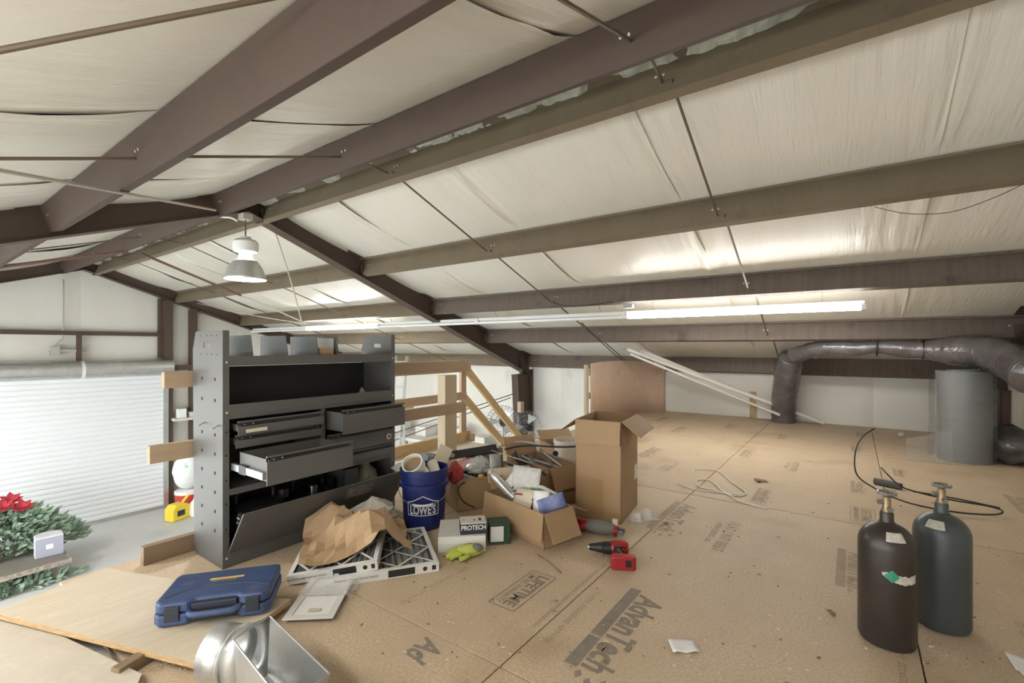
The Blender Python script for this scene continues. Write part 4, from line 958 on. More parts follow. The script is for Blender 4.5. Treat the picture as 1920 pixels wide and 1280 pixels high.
def paper_slab(name, label, cat, c, ex, ey, w_, d_, th, m, bend=0.0):
    T = frame_T(c, ex, ey); b = MB().grid(lambda s, q: (w_ * (s - .5), d_ * (q - .5), bend * (1 - (2 * s - 1) ** 2)), 8, 4, 0, T); return tag(b.build(name, m, solid=th, smooth='all'), label, cat)
def fx_(v): return FT.to_3x3() @ Vector(v)
paper_slab('manual', 'grey printed instruction leaflet standing up in the front carton', 'leaflet', inF(.15, .33, .30), fx_((.35, -.9, 0)), fx_((.3, .1, .95)), .20, .15, .004, 'paper_print', .006)
paper_slab('paper_sheet', 'folded white paper with small print beside the grey leaflet', 'paper', inF(.13, .42, .27), fx_((.2, -.8, -.4)), fx_((.5, .2, .8)), .10, .13, .002, 'paper', .02)
paper_slab('blue_packet', 'glossy blue printed packet leaning in the front carton', 'packet', inF(.12, .06, .215), fx_((.8, -.3, .2)), fx_((-.3, .3, .75)), .17, .10, .006, 'blue_print', .006)
paper_slab('card_sheet', 'tan card sheet slanting inside the front carton', 'card', inF(.07, .26, .21), fx_((.1, -.95, .1)), fx_((.5, .0, .8)), .16, .12, .003, 'card_pale', 0)
paper_slab('white_funnel', 'white curled plastic sheet sticking up in the front carton', 'plastic sheet', inF(.09, .12, .225), fx_((.3, -.9, .1)), fx_((.2, .1, .95)), .11, .12, .002, 'paper', .03)
paper_slab('white_tray', 'white box lid lying among the wires of the front carton', 'lid', inF(.15, .20, .225), fx_((.2, -.95, 0)), fx_((.8, .4, .35)), .22, .10, .012, 'card_white', 0)
cable('bubble_wrap_tube', [inF(.02, .52, .32), inF(.03, .47, .29), inF(.05, .41, .24), inF(.08, .36, .19)], .026, 'plastic_foil', 'shiny clear wrapped tube hanging over the corner of the front carton', 'tube', 12)
tag(MB().box(inF(.13, .25, .24), (.04, .03, .05), rot=(.3, .4, .2)).build('green_clip', 'green_bright', bevel=.006), 'bright green clip among the wires in the front carton', 'clip')
for k in range(5):
    pts = [inF(random.uniform(.05, .19), .42 - .06 * q + random.uniform(-.03, .03), .20 + random.uniform(0, .06)) for q in range(6)]
    cable('loose_wire', pts, .004, ('red_cloth', 'wire_black', 'red_cloth', 'wire_white', 'wire_black')[k], ('dark red wire bundle coiled in the front carton', 'black wire strand under the leaflet in the front carton', 'second dark red wire winding over the front carton contents', 'white cord winding through the front carton', 'black cord end among papers in the front carton')[k], 'wire')
tag(MB().tube([inF(.18, .06, .25), inF(.19, .22, .265), inF(.15, .30, .255)], .013, 10).build('white_hose', 'wire_white', smooth='all'), 'white hose arching over the front carton', 'hose')
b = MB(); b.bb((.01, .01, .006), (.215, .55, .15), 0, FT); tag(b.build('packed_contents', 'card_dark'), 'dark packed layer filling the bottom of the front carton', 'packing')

# left torn carton with cables
LM = Vector((2.40, 2.21, 0))
t = open_box('torn_carton', 'torn brown carton of coiled cables behind the bucket', LM, .36, .30, .205, R(-28), {'right': (.08, 30), 'front': (.02, 20)})
LT = Matrix.Translation(LM) @ Matrix.Rotation(R(-28), 4, 'Z')
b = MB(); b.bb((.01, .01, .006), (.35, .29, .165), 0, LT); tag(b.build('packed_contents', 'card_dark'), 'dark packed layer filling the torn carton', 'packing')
def coil(name, c, r, turns, wr, m, label, tilt=(0, 0, 0), cat='cable'):
    M = Matrix.Translation(c) @ Euler(tilt).to_matrix().to_4x4(); pts = []
    for k in range(turns * 20 + 1):
        a = 2 * math.pi * k / 20; rr = r * (1 + .10 * math.sin(a * 1.37 + k * .05)); pts.append(M @ Vector((rr * math.cos(a), rr * .75 * math.sin(a), wr * 1.1 * k / 20 + .006 * math.sin(a * 2.3))))
    return tag(MB().tube(pts, wr, 6).build(name, m, smooth='all'), label, cat)
coil('cable_coil', LT @ Vector((.12, .12, .20)), .09, 4, .007, 'wire_grey', 'grey cable coil on top of the torn carton', (.3, .2, 0))
coil('cable_coil', LT @ Vector((.23, .12, .22)), .085, 3, .008, 'wire_black', 'black cable coil on top of the torn carton', (.1, -.3, .5))
coil('cable_coil', LT @ Vector((.33, .12, .26)), .05, 2, .006, 'wire_white', 'small white cord coil at the corner of the torn carton', (1.2, .3, .4))
tag(MB().tube(spline([LT @ Vector(p) for p in ((.05, -.012, .205), (.0, -.02, .17), (.03, -.02, .08), (.12, -.02, .02))], 6), .004, 6).build('thin_cable', 'wire_black', smooth='all'), 'thin black cord hanging down the side of the torn carton', 'cord')
paper_slab('wrapped_part', 'clear wrapped part standing at the corner of the torn carton', 'packet', LT @ Vector((.31, .05, .29)), (.8, -.5, 0), (.1, .1, 1), .09, .14, .004, 'plastic_foil', .01)

# middle carton with long flap, filled with strips
QM = Vector((2.80, 1.72, 0)); qa = R(-18)
t = thing('middle_carton', 'brown carton of metal strips with hanging flap, beside the tall box', 'box', QM, qa); w_, d_, h_ = .30, .50, .29; b = MB()
b.bb((0, 0, 0), (w_, d_, th)); b.bb((0, 0, 0), (w_, th, h_)); b.bb((0, d_ - th, 0), (w_, d_, h_)); b.bb((0, 0, 0), (th, d_, h_)); b.bb((w_ - th, 0, 0), (w_, d_, h_)); b.build('body', 'card', t)
MB().bb((.01, 0, -.002), (w_ + .02, .16, .002), 0, frame_T((0, -.003, h_), (1, 0, 0), (.2, -.35, -.85))).build('flap', 'card', t)
MB().bb((0, 0, -.002), (d_, .17, .002), 0, frame_T((-.003, d_, h_), (0, -1, 0), (-.85, 0, .35))).build('flap', 'card_pale', t)
MB().bb((0, 0, -.002), (w_, .14, .002), 0, frame_T((w_, d_, h_), (-1, 0, 0), (0, .3, .8))).build('flap', 'card', t)
QT = Matrix.Translation(QM) @ Matrix.Rotation(qa, 4, 'Z')
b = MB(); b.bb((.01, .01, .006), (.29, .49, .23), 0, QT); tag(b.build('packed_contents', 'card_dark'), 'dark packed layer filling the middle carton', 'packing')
for k in range(7):
    x = .05 + .032 * k; z = .25 + random.uniform(0, .05)
    tag(MB().box((0, 0, 0), (.018, .42, .006)).build('metal_strip', ('galv_dull', 'wire_grey')[k % 2], loc=QT @ Vector((x, .20, z)), rot=(R(random.uniform(2, 14)), R(random.uniform(-20, 20)), qa + R(random.uniform(-25, 25)))), 'grey metal strip piled in the middle carton', 'metal strip', 'metal strips in the middle carton')
cable('grey_conduit', [QT @ Vector(p) for p in ((-.12, .50, .33), (.0, .56, .36), (.15, .50, .38), (.24, .25, .37), (.33, .02, .40), (.36, -.08, .42))], .009, 'wire_grey', 'stiff grey conduit lying across the middle carton', 'conduit', 8)
cable('black_conduit', [QT @ Vector(p) for p in ((-.05, .46, .35), (.1, .40, .37), (.26, .12, .39), (.38, -.12, .43))], .007, 'wire_black', 'black tubing lying across the middle carton', 'tubing', 8)
cable('drooping_cable', [QT @ Vector(p) for p in ((.36, -.10, .43), (.40, -.13, .38), (.39, -.12, .28), (.34, -.07, .24))], .006, 'wire_white', 'white cord drooping off the end of the middle carton', 'cord', 8)
# back carton
t = open_box('back_carton', 'brown carton standing open near the stair landing', fl(1048, 884) + Vector((-.02, .0, 0)), .36, .40, .22, R(-34), {'left': (.12, 60), 'back': (.12, 50), 'right': (.13, 75), 'front': (.1, 175)})
BT = t.matrix_basis.copy()
for k, (u, v, d) in enumerate(((953, 862, 3.85), (1005, 850, 3.85))):
    c = dep(1000 * 0 + (988, 1038)[k], (858, 852)[k], 3.75); T = frame_T(c, (.6, -.7, .3 - .6 * k), (.2, .3, .9))
    q = thing('small_can', ('blue and white can tipped over on the cables', 'dark blue can leaning toward the tall box')[k], 'can'); q.matrix_world = T
    MB().lathe([(.024, -.05), (.026, -.045), (.026, .045), (.024, .05)], 18).build('body', 'blue_print', q, smooth=True); MB().lathe([(.02, .05), (.02, .06)], 14).build('cap', 'black_plastic', q)
def bagf(c, r, seed):
    def f(s, q):
        a = s * 2 * math.pi; rr = math.sin(math.pi * min(max(q, .02), .98)) ** .7 * (1 + .35 * noise.noise(Vector((math.cos(a) * 2 + seed, math.sin(a) * 2, q * 4))))
        return (c.x + r[0] * rr * math.cos(a), c.y + r[1] * rr * math.sin(a), c.z + r[2] * q + .02 * noise.noise(Vector((s * 8, q * 8, seed))))
    return f
crumple('insulation_bag', 'pink fibreglass bundle on the clutter behind the bucket', 'bundle', bagf(dep(876, 880, 3.55) - Vector((0, 0, .05)), (.13, .09, .14), 3), 20, 10, 'pink', .001)
crumple('plastic_bag', 'clear crumpled bag behind the pink bundle', 'bag', bagf(dep(898, 878, 3.45) - Vector((0, 0, .05)), (.11, .08, .14), 8), 18, 10, 'plastic_clear', .001)
crumple('red_pouch', 'dark red pouch leaning behind the bucket rim', 'pouch', bagf(dep(853, 885, 3.2) - Vector((0, 0, .08)), (.05, .06, .15), 5), 14, 8, 'red_cloth', .001)
tag(MB().box((0, 0, 0), (.10, .16, .014)).build('switch_plate', 'card_pale', bevel=.004, loc=dep(830, 855, 3.35), rot=(R(55), R(30), R(-40))), 'cream square plate propped up behind the bucket', 'plate')
tag(MB().cyl((0, 0, -.06), (0, 0, .06), .032, 18).build('grey_cylinder', 'grey_plastic', smooth=True, loc=dep(802, 858, 3.35), rot=(R(80), 0, R(-70))), 'grey blue plastic cylinder lying behind the bucket', 'cylinder')
t = thing('spirit_level', 'long dark level bar lying on the clutter behind the bucket', 'level'); t.matrix_world = frame_T(dep(868, 850, 3.55), (.72, -.69, .12), (.3, .35, .9))
MB().bb((-.26, -.03, -.012), (.26, .03, .012)).build('bar', 'black_plastic', t, bevel=.003); MB().cyl((-.08, -.005, -.014), (-.08, -.005, .014), .018, 16).build('vial', 'wire_grey', t)
tag(MB().box((0, 0, 0), (.26, .006, .22)).build('cardboard_sheet', 'card_dark', loc=dep(912, 868, 3.6), rot=(R(-8), 0, R(-40))), 'dark brown cardboard sheet standing behind the clutter', 'cardboard')
t = thing('power_supply', 'grey and black electrical device on top of the torn carton', 'device'); t.matrix_world = frame_T(dep(872, 893, 3.42), (.8, -.6, .1), (.35, .4, .85))
MB().bb((-.085, -.05, -.03), (.085, .05, .03)).build('case', 'grey_plastic', t, bevel=.006); MB().bb((-.055, -.03, .03), (.055, .03, .034)).build('screen', 'black_gloss', t)
tag(MB().sphere((0, 0, 0), (.022, .022, .016), 12).build('yellow_knob', 'cap_orange', smooth='all', loc=dep(902, 893, 3.3)), 'small orange knob beside the electrical device', 'knob')
tag(MB().cyl((0, 0, -.15), (0, 0, .15), .05, 20).build('cardboard_tube', 'card_pale', smooth=True, loc=dep(955, 888, 3.35), rot=(R(88), R(0), R(52))), 'cream cardboard tube lying behind the front carton', 'tube')
crumple('paper_scraps', 'white crumpled wrapping heaped on the landing behind the bucket', 'wrapping', bagf(dep(778, 872, 3.3) - Vector((0, 0, .06)), (.16, .14, .10), 12), 20, 8, 'paper', .001)
tag(MB().lathe([(.11, 0), (.12, .3), (.127, .305), (.127, .33), (.115, .33), (.11, .05)], 24, caps=False).build('white_pail', 'plastic_milky', smooth=True, loc=fl(1075, 905) + Vector((.12, .12, 0))), 'translucent white pail beside the tall box', 'pail')
for k in range(6):
    cable('cable_bundle', [dep(930 + random.uniform(-4, 4), 862 + k * 4, 3.6), dep(955, 868 + k * 3, 3.55), dep(975, 872 + k * 2 + random.uniform(-2, 2), 3.5), dep(985, 868 + k * 2, 3.45)], .006, ('wire_grey', 'wire_black', 'wire_white')[k % 3], ('grey', 'black', 'white')[k % 3] + ' cable in the bundle behind the cardboard tube, ' + ('upper' if k < 3 else 'lower'), 'cable', 6, 'cables behind the cardboard tube')
tag(MB().tube(spline([dep(964, 856, 3.5), dep(966, 848, 3.5), dep(972, 862, 3.45), dep(982, 872, 3.4)], 6), .018, 8).build('black_strap', 'black_plastic', smooth='all'), 'black curved bracket standing on the cables', 'bracket')

# white carton with small box, dark green box, glove
pc = fl(821, 1037); pr = math.atan2(-.747, .666)
t = thing('white_carton', 'white carton lying flat in front of the bucket', 'box', pc, pr)
MB().bb((0, 0, 0), (.265, .27, .088)).build('body', 'card_white', t, bevel=.003); MB().bb((.003, -.0008, .05), (.262, 0, .086)).build('lid_edge', 'label_white', t)
vs, fs = text_mesh('#', .026, .05, 0, .03); MB().add(vs, fs).build('printed_lettering', 'ink', t, loc=(.17, -.001, .04), rot=(R(90), 0, 0))
t = thing('small_box', 'small black and white box lettered across its front, on the white carton', 'box', pc + Vector((0, 0, .0885)) + Matrix.Rotation(pr, 3, 'Z') @ Vector((.125, .02, 0)), pr + R(4))
MB().bb((0, 0, 0), (.145, .11, .062)).build('body', 'card_white', t); MB().bb((-.001, -.001, 0), (.146, .111, .057)).build('dark_band', 'case_dark', t)
vs, fs = text_mesh('PROTECH', .036, .138, 0, .03); MB().add(vs, fs).build('printed_lettering', 'label_white', t, loc=(.0725, -.0014, .037), rot=(R(90), 0, 0))
vs, fs = text_mesh('#', .018, .05); MB().add(vs, fs).build('printed_lettering', 'ink', t, loc=(.02, .06, .0625), rot=(0, 0, R(90)))
MB().bb((.075, .04, .062), (.085, .055, .0625)).bb((.105, .035, .062), (.12, .075, .0625)).build('printed_mark', 'ink', t)
t = thing('green_carton', 'small dark green carton with torn white flap beside the white carton', 'box', fl(918, 1022), R(-45))
MB().bb((0, 0, 0), (.12, .14, .11)).build('body', 'green_box', t, bevel=.003); MB().bb((0, 0, -.001), (.075, .09, .001), 0, frame_T((.005, -.004, .02), (1, 0, 0), (0, -.1, 1))).build('torn_flap', 'card_white', t)
gc = fl(882, 1048)
t = thing('work_glove', 'lime green work glove with grey palm on the floor', 'glove', gc + Vector((.03, .03, 0)), R(-42))
b = MB().sphere((0, 0, .032), (.075, .045, .032), 18); b.v = [(x, y, max(z + .006 * noise.noise(Vector((x * 30, y * 30, z * 30))), .001)) for x, y, z in b.v]; b.build('palm', 'lime', t, smooth='all')
MB().sphere((.035, -.012, .045), (.036, .03, .022), 14).build('grey_patch', 'glove_grey', t, smooth='all')
for k, (y, l_) in enumerate(((-.032, .06), (-.012, .075), (.01, .07), (.032, .055))): MB().tube(spline([(-.05, y, .022), (-.08, y - .004, .026), (-.055 - l_, y - .01, .012)], 4), [.016] * 8 + [.009], 8).build('finger', 'lime', t, smooth='all')
MB().tube(spline([(-.01, -.04, .02), (-.035, -.062, .02), (-.065, -.065, .014)], 4), .014, 8).build('thumb', 'lime', t, smooth='all')

# ------------------------------------------------------------------ power tools and small things on the open floor
dq = fl(1104, 1036); e_ = (fl(1172, 1040) - dq).normalized()
t = thing('cordless_drill', 'red and black cordless drill lying on the floor', 'drill', dq, math.atan2(e_.y, e_.x))
rotX = Matrix.Rotation(R(90), 4, 'Y')
MB().lathe([(.010, 0), (.017, .004), (.021, .03), (.024, .05), (.027, .055), (.027, .075)], 20, 0, Matrix.Translation((0, 0, .034)) @ rotX).build('chuck', 'black_plastic', t, smooth=True)
MB().lathe([(.009, -.004), (.010, .002)], 12, 0, Matrix.Translation((0, 0, .034)) @ rotX).build('chuck_tip', 'chrome', t)
MB().lathe([(.027, .075), (.033, .08), (.035, .12), (.034, .125)], 20, 0, Matrix.Translation((0, 0, .034)) @ rotX).build('gear_collar', 'black_plastic', t, smooth=True)
MB().lathe([(.034, .12), (.037, .13), (.038, .19), (.034, .21), (.02, .215)], 20, 0, Matrix.Translation((0, 0, .038)) @ rotX).build('motor_housing', ['red_tool'], t, smooth=True)
MB().bb((.13, -.036, .015), (.20, -.02, .06)).build('side_grip', 'black_plastic', t, bevel=.006)
b = MB(); b.tube(spline([(.155, -.02, .036), (.15, -.06, .036), (.165, -.11, .036), (.172, -.14, .036)], 5), [.021] * 10 + [.019] * 6, 12); b.build('handle', 'black_plastic', t, smooth='all')
MB().prism([(.115, -.19), (.225, -.19), (.235, -.175), (.235, -.14), (.115, -.14), (.105, -.175)], .07).build('battery', 'red_tool', t, bevel=.008)
MB().bb((.18, -.1915, .02), (.21, -.19, .055)).build('battery_gauge', 'black_plastic', t)
MB().bb((.13, -.075, .03), (.14, -.045, .045)).build('trigger', 'red_tool', t)
sw = fl(1066, 992); e_ = (fl(1150, 1008) - sw).normalized()
t = thing('reciprocating_saw', 'red and grey reciprocating saw lying beside the tall box', 'saw', sw + e_ * .03, math.atan2(e_.y, e_.x))
b = MB(); b.lathe([(.02, 0), (.034, .02), (.036, .07), (.032, .09)], 18, 0, Matrix.Translation((0, .02, .04)) @ rotX); b.build('motor_housing', 'red_tool', t, smooth=True)
b = MB(); b.lathe([(.033, .085), (.040, .12), (.040, .20), (.030, .25), (.024, .265)], 18, 0, Matrix.Translation((0, .02, .042)) @ rotX); b.build('rubber_boot', 'glove_grey', t, smooth=True)
MB().lathe([(.034, .255), (.03, .275)], 16, 0, Matrix.Translation((0, .02, .036)) @ rotX).build('nose_collar', 'red_tool', t, smooth=True)
MB().bb((.27, .0, .02), (.31, .012, .045)).bb((.275, .03, .02), (.315, .036, .055)).bb((.31, .0, .02), (.315, .036, .03)).build('shoe', 'pewter', t)
MB().tube(spline([(.02, .03, .04), (-.06, .05, .045), (-.10, .06, .05)], 5), .026, 12).build('handle', 'red_tool', t, smooth='all')
MB().bb((.24, .03, .04), (.27, .045, .10)).build('paper_tag', 'card_pale', t)
gg = fl(1207, 975)
t = thing('clear_packaging', 'empty clear plastic packaging cups on the floor beside the tall box', 'packaging', gg, R(-30))
for x in (-.045, .045):
    b = MB(); b.lathe([(.045, .002), (.043, .03), (.03, .055), (.012, .06)], 12, 0, Matrix.Translation((x, .02, 0)), caps=False); b.build('cup', 'plastic_clear', t)
MB().grid(lambda s, q: (-.1 + .2 * s, -.04 + .11 * q, .003 + .006 * noise.noise(Vector((s * 5, q * 5, 0)))), 8, 5).build('rim_sheet', 'plastic_clear', t)
def scrap(name, corners, m, label, cat, h=.006):
    b = MB(); P = [fl(*c) for c in corners]
    b.grid(lambda s, q: tuple((P[0].lerp(P[1], s)).lerp(P[3].lerp(P[2], s), q) + Vector((0, 0, .0025 + h * (noise.noise(Vector((s * 3, q * 3, 5))) + .4)))), 6, 6); return tag(b.build(name, m, solid=.0008, smooth='all'), label, cat)
scrap('paper_scrap', ((1252, 1200), (1300, 1201), (1313, 1224), (1262, 1225)), 'paper', 'white square of paper lying on the open floor', 'paper')
scrap('paper_scrap', ((1883, 1224), (1921, 1236), (1935, 1275), (1905, 1258)), 'paper', 'white torn paper at the floor edge near the gas cylinders', 'paper')
scrap('paper_scrap', ((1684, 811), (1697, 812), (1694, 818), (1683, 817)), 'paper', 'tiny white paper scrap near the mesh roll', 'paper', .01)
scrap('dark_scrap', ((1413, 898), (1430, 900), (1441, 904), (1420, 905)), 'card_dark', 'dark torn scrap on the floor past the white cable', 'scrap', .012)
scrap('dark_scrap', ((1549, 1145), (1555, 1144), (1568, 1153), (1563, 1156)), 'card_dark', 'dark leaf like scrap on the floor beside the black cylinder', 'scrap', .008)
cable('twig', [fl(1008, 1041) + Vector((0, 0, .005)), fl(1030, 1056) + Vector((0, 0, .006)), fl(1052, 1075) + Vector((0, 0, .004))], .0035, 'lumber_old', 'thin brown wood splinter on the floor near the front carton', 'splinter')
cable('twig', [fl(830, 1043) + Vector((0, 0, .004)), fl(876, 1056) + Vector((0, 0, .004))], .003, 'lumber_old', 'thin brown wood splinter beside the white carton', 'splinter')
b = MB()
for k in range(420):
    u, v = random.uniform(600, 1900), 780 + 480 * random.random() ** 1.5; p = fl(u, v); 
    if p.x < 1.1 or p.x > 8.2 or p.y > 2.9: continue
    b.box(p + Vector((0, 0, .0018)), (random.uniform(.003, .018), random.uniform(.002, .007), .003), random.choice((0, 0, 1)), rot=(0, 0, random.random() * 3))
tag(b.build('floor_debris', ['sawdust', 'card_dark']), 'small wood chips and crumbs scattered over the loft floor', 'debris', kind='stuff')
wc = [(1303, 880), (1346, 885), (1370, 904), (1398, 925), (1380, 931), (1341, 921), (1312, 914), (1307, 902), (1331, 902), (1353, 921), (1370, 931), (1385, 941), (1438, 955)]
cable('white_cable', [fl(u, v) + Vector((0, 0, .006 + .004 * (i % 2))) for i, (u, v) in enumerate(wc)], .0055, 'wire_white', 'loose white cable looped on the open floor', 'cable', 6, seg=8)
cable('white_cable', [fl(u, v) + Vector((0, 0, .005)) for u, v in ((1272, 907), (1297, 917), (1358, 926), (1395, 928))], .005, 'wire_white', 'short white cable crossing under the looped one', 'cable', 6)
wp = [(1640, 803, 3.9), (1618, 818, 3.8), (1604, 845, 3.7), (1606, 888, 3.55), (1640, 915, 3.45), (1690, 938, 3.3), (1745, 952, 3.2), (1810, 962, 3.15), (1868, 964, 3.1), (1879, 957, 3.12), (1850, 948, 3.2), (1790, 938, 3.3), (1730, 925, 3.4), (1690, 912, 3.45), (1668, 893, 3.5), (1652, 876, 3.6)]
wpp = [dep(*q) for q in wp]; wpp = [Vector((p.x, p.y, max(p.z, .008))) for p in wpp]
cable('steel_wire', wpp, .0055, 'wire_black', 'stiff black wire sprung in a long loop behind the gas cylinders', 'wire', 6, seg=8)
cable('steel_wire', [dep(1712, 921, 3.2), dep(1790, 934, 3.1), dep(1875, 952, 3.0)], .005, 'wire_black', 'second black wire running beside the long loop', 'wire')
a_, b_ = fl(1640, 907), fl(1690, 918)
tag(MB().cyl(a_ + Vector((0, 0, .026)), b_ + Vector((0, 0, .026)), .026, 18).build('foam_tube', 'foam_grey', smooth=True), 'short dark grey foam tube lying behind the gas cylinders', 'tube')

# ------------------------------------------------------------------ gas cylinders
def gas_cyl(c, m, label, sc, lab_old):
    t = thing('gas_cylinder', label, 'gas cylinder', c); r = .0925
    pr_ = [(r - .02, 0), (r - .006, .004), (r, .02), (r, .375)] + [(r * math.cos(a), .375 + .085 * math.sin(a)) for a in [R(k * 10) for k in range(1, 8)]] + [(.026, .462)]
    MB().lathe([(a * 1.0, z * sc) for a, z in pr_], 44).build('body', m, t, smooth=True)
    MB().lathe([(.0225, .45 * sc), (.0225, .495 * sc), (.02, .50 * sc)], 20).build('neck', m, t, smooth=True)
    v = MB(); v.lathe([(.017, .495 * sc), (.019, .50 * sc), (.014, .52 * sc), (.014, .555 * sc), (.010, .56 * sc)], 14); vb = v.build('valve_body', 'brass', t, smooth=True)
    va = math.atan2(-c[1], -c[0])
    for da, z in ((.5, .515), (-1.2, .535)):
        d = Vector((math.cos(va + da), math.sin(va + da), 0)); MB().cyl(d * .008 + Vector((0, 0, z * sc)), d * .030 + Vector((0, 0, z * sc)), .0085, 8).build('valve_outlet', 'pewter', vb)
    wv = MB(); pts = []
    for k in range(48):
        a = 2 * math.pi * k / 48; rr = .027 + .0025 * math.cos(a * 6); pts.append((rr * math.cos(a), rr * math.sin(a), .572 * sc))
    wv.tube(pts, .0062, 8, closed=True)
    for k in range(4):
        a = k * math.pi / 2; wv.cyl((0, 0, .572 * sc), (.026 * math.cos(a), .026 * math.sin(a), .572 * sc), .004, 6)
    wv.cyl((0, 0, .556 * sc), (0, 0, .578 * sc), .007, 10); wv.build('hand_wheel', 'pewter', t, smooth=True)
    # shoulder sticker
    s_ = MB(); az = va + (.35 if lab_old else -.25)
    def st(s, q):
        a = az + (s - .5) * .75; el_ = R(24 + 24 * q); return ((r * math.cos(el_) + .0012) * math.cos(a), (r * math.cos(el_) + .0012) * math.sin(a), (.375 + .086 * math.sin(el_)) * sc)
    s_.grid(st, 8, 4); s_.build('shoulder_sticker', 'label_old', t)
    if lab_old:
        b = MB()
        def lb(s, q):
            a = va - .15 + s * 1.25; zc = .285 + .012 * math.sin(s * 3.14 + 2.6); hh = .030 * min(1, 4 * s + .3) * (1 + .35 * noise.noise(Vector((s * 9, 0, 1)))); return ((r + .0012) * math.cos(a), (r + .0012) * math.sin(a), (zc + (q - .5) * hh) * sc)
        b.grid(lb, 26, 3); b.build('torn_label', 'label_old', t)
        b = MB()
        for k, (dx, dz) in enumerate(((0, .024), (.024, 0), (0, -.024), (-.024, 0))): b.v.append(((r + .0022) * math.cos(va + .17 + dx / r), (r + .0022) * math.sin(va + .17 + dx / r), (.285 + dz) * sc))
        b.v = b.v; b.f.append((0, 1, 2, 3)); b.m.append(0); b.build('green_diamond', 'green_label', t)
pA, pB = Vector((2.337, -.105, 0)), Vector((2.60, -.293, 0))
gas_cyl(pA, 'tank_black', 'black scuffed gas cylinder with torn label and green diamond', 1.0, True)
gas_cyl(pB, 'tank_grey', 'blue grey gas cylinder standing behind the black one', 1.0, False)

# ------------------------------------------------------------------ far right corner of the loft
def flex(name, pts, rs, label, seg=10, rib=.006):
    P = spline(pts, seg); n = len(P); rr = []
    for i in range(n):
        f = i / (n - 1) * (len(rs) - 1); k = min(int(f), len(rs) - 2); base_ = rs[k] + (rs[k + 1] - rs[k]) * (f - k)
        rr.append(base_ * (1 + .05 * noise.noise(Vector((i * .9, 2, 0)))) + rib * (i % 2))
    return tag(MB().tube(P, rr, 20).build(name, 'flex', smooth='all'), label, 'duct')
vb_ = fl(1470, 790) + Vector((-.07, 0, 0))
flex('flexible_duct', [vb_ + Vector((0, 0, .0)), vb_ + Vector((-.12, -.02, .35)), vb_ + Vector((-.42, -.10, .78)), vb_ + Vector((-.60, -.16, 1.00))], [.155, .165, .165, .15], 'dark plastic wrapped flexible duct rising from the floor by the eave wall', 12)
P0 = Vector((7.36, .66, 1.02))
hd = [P0, Vector((7.05, .30, 1.13)), Vector((6.95, -.02, 1.12)), Vector((6.92, -.22, 1.14)), Vector((6.9, -.45, 1.12)), Vector((6.86, -.62, 1.11)), Vector((6.75, -.85, 1.10)), Vector((6.55, -1.08, 1.08)), Vector((6.25, -1.22, .98)), Vector((5.9, -1.27, .88))]
flex('flexible_duct', hd, [.10, .095, .085, .07, .10, .09, .15, .16, .165, .165], 'dark foil wrapped flexible duct hung along the fourth purlin to the corner', 8)
for k, p in enumerate((Vector((6.92, -.22, 1.14)), Vector((6.86, -.62, 1.11)))):
    tag(MB().tube([p + Vector((.105 * math.cos(a), 0, .105 * math.sin(a))) for a in [i * math.pi / 10 for i in range(20)]], .008, 6, closed=True).build('hanger_strap', 'black_plastic'), ('black strap around the thin hung duct near its bend', 'black strap around the hung duct where it widens')[k], 'strap')
mr = fl(1797, 866) + Vector((.15, -.06, 0))
t = thing('wire_mesh_roll', 'grey wire mesh roll standing upright with loose outer layer', 'mesh roll', mr)
b = MB(); pts = []
for j in range(12):
    z = .90 * j / 11
    pts.append((.205 + .006 * noise.noise(Vector((j, 0, 0))) + (.012 if j == 11 else 0), z))
b.lathe([(.03, .9)] and pts + [(.17, .895), (.17, .60)], 40, caps=False); b.build('coil', 'screen', t, smooth=True)
MB().lathe([(.13, .0), (.13, .91), (.11, .91), (.11, .7)], 30, caps=False).build('inner_coil', 'screen', t, smooth=True)
def ol(s, q):
    a = R(100) + s * R(330); r = .225 + .05 * s * s + .01 * noise.noise(Vector((s * 6, q * 3, 0))); return (r * math.cos(a), r * math.sin(a),   .005 + .87 * q * (1 - .02 * s))
MB().grid(ol, 40, 8).build('loose_layer', 'screen_thin', t, smooth='all')
va_ = math.atan2(-mr.y, -mr.x)
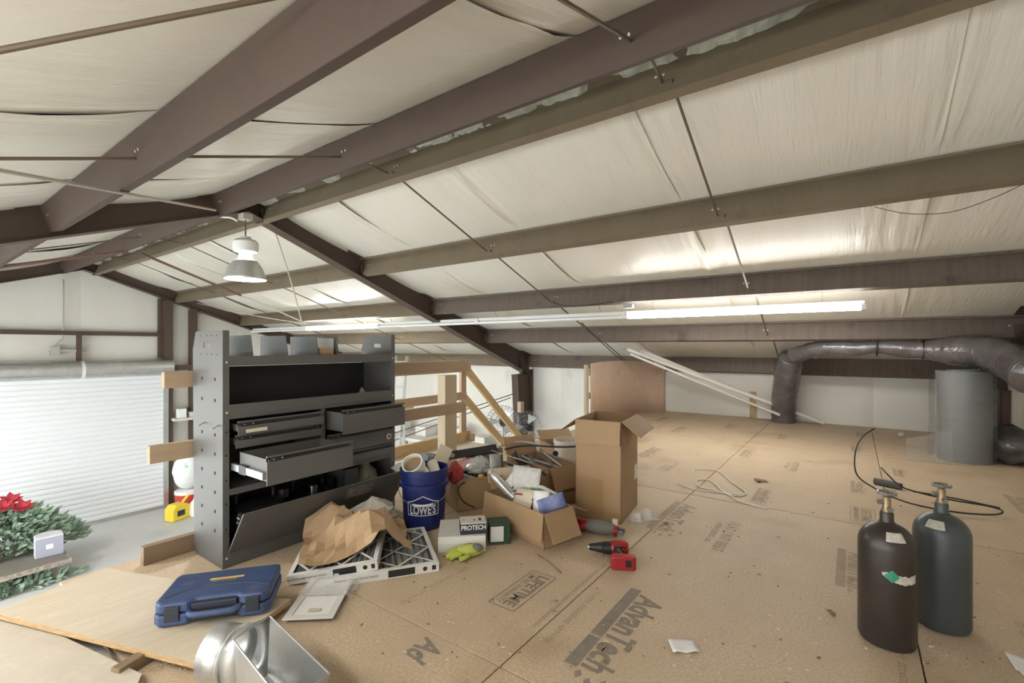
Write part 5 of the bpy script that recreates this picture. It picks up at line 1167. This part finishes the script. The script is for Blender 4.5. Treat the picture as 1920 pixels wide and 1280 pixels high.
MB().grid(lambda s, q: (.25 * math.cos(va_ - .8) - .3 * s * math.sin(va_ - .5) * .0 + (-.12 + .34 * s) * math.sin(va_) * -1 * -1 * .0 + (.23 * math.cos(va_) + (.10 + .34 * s) * math.sin(va_) * -1 * -1 * 1.0) , .23 * math.sin(va_) - (.10 + .34 * s) * math.cos(va_), .004 + (.33 - .12 * s) * q), 8, 5).build('loose_tail', 'screen_thin', t)
tag(MB().lathe([(.13, 0), (.13, .55), (.11, .55), (.11, .4)], 28, caps=False).build('wire_mesh_roll', 'screen', smooth=True, loc=mr + Vector((.42, -.18, 0))), 'shorter wire mesh roll standing behind the tall one', 'mesh roll')
bgc = fl(1925, 868)
crumple('duct_bundle', 'black glossy plastic wrapped duct bundle on the floor in the corner', 'duct', bagf(bgc + Vector((.0, .12, -.05)), (.34, .18, .42), 4), 26, 14, 'flex', .001, 'all')
# long white strips leaning at the eave wall
for k, (a, b_, wd) in enumerate(((dep(1176, 655, 7.6), dep(1545, 794, 6.9), .05), (dep(1200, 657, 7.7), dep(1500, 780, 7.05), .06), (dep(1182, 664, 7.4), dep(1462, 778, 6.95), .035))):
    a = Vector((min(a.x, 8.25), a.y, a.z)); b_ = Vector((min(b_.x, 8.28), b_.y, max(b_.z, .02)))
    T = frame_T(a, b_ - a, (0, .3, 1)); L_ = (b_ - a).length
    t = thing('white_channel', ('long white metal channel leaning along the eave wall to the floor', 'shorter white channel resting on the leaning long one', 'thin white angle strip below the leaning channels')[k], 'channel', group='white channels leaning at the eave wall'); t.matrix_world = T
    MB().bb((0, -wd / 2, 0), (L_, wd / 2, .003)).build('web', 'strip_white', t); MB().bb((0, wd / 2 - .003, 0), (L_, wd / 2, .03)).build('lip', 'strip_white', t); MB().bb((0, -wd / 2, 0), (L_, -wd / 2 + .003, .03)).build('lip', 'strip_white', t)
sy = fl(1411, 784)
MB().bb((XW - .045, sy.y - .04, 0), (XW - .025, sy.y + .05, .42)).build('stained_seam', 'stain', wr)
tag(MB().cyl((8.2, -1.2, .45), (7.2, -1.36, .12), .015, 10).build('white_pipe', 'pvc'), 'thin white pipe slanting in the corner behind the mesh roll', 'pipe')
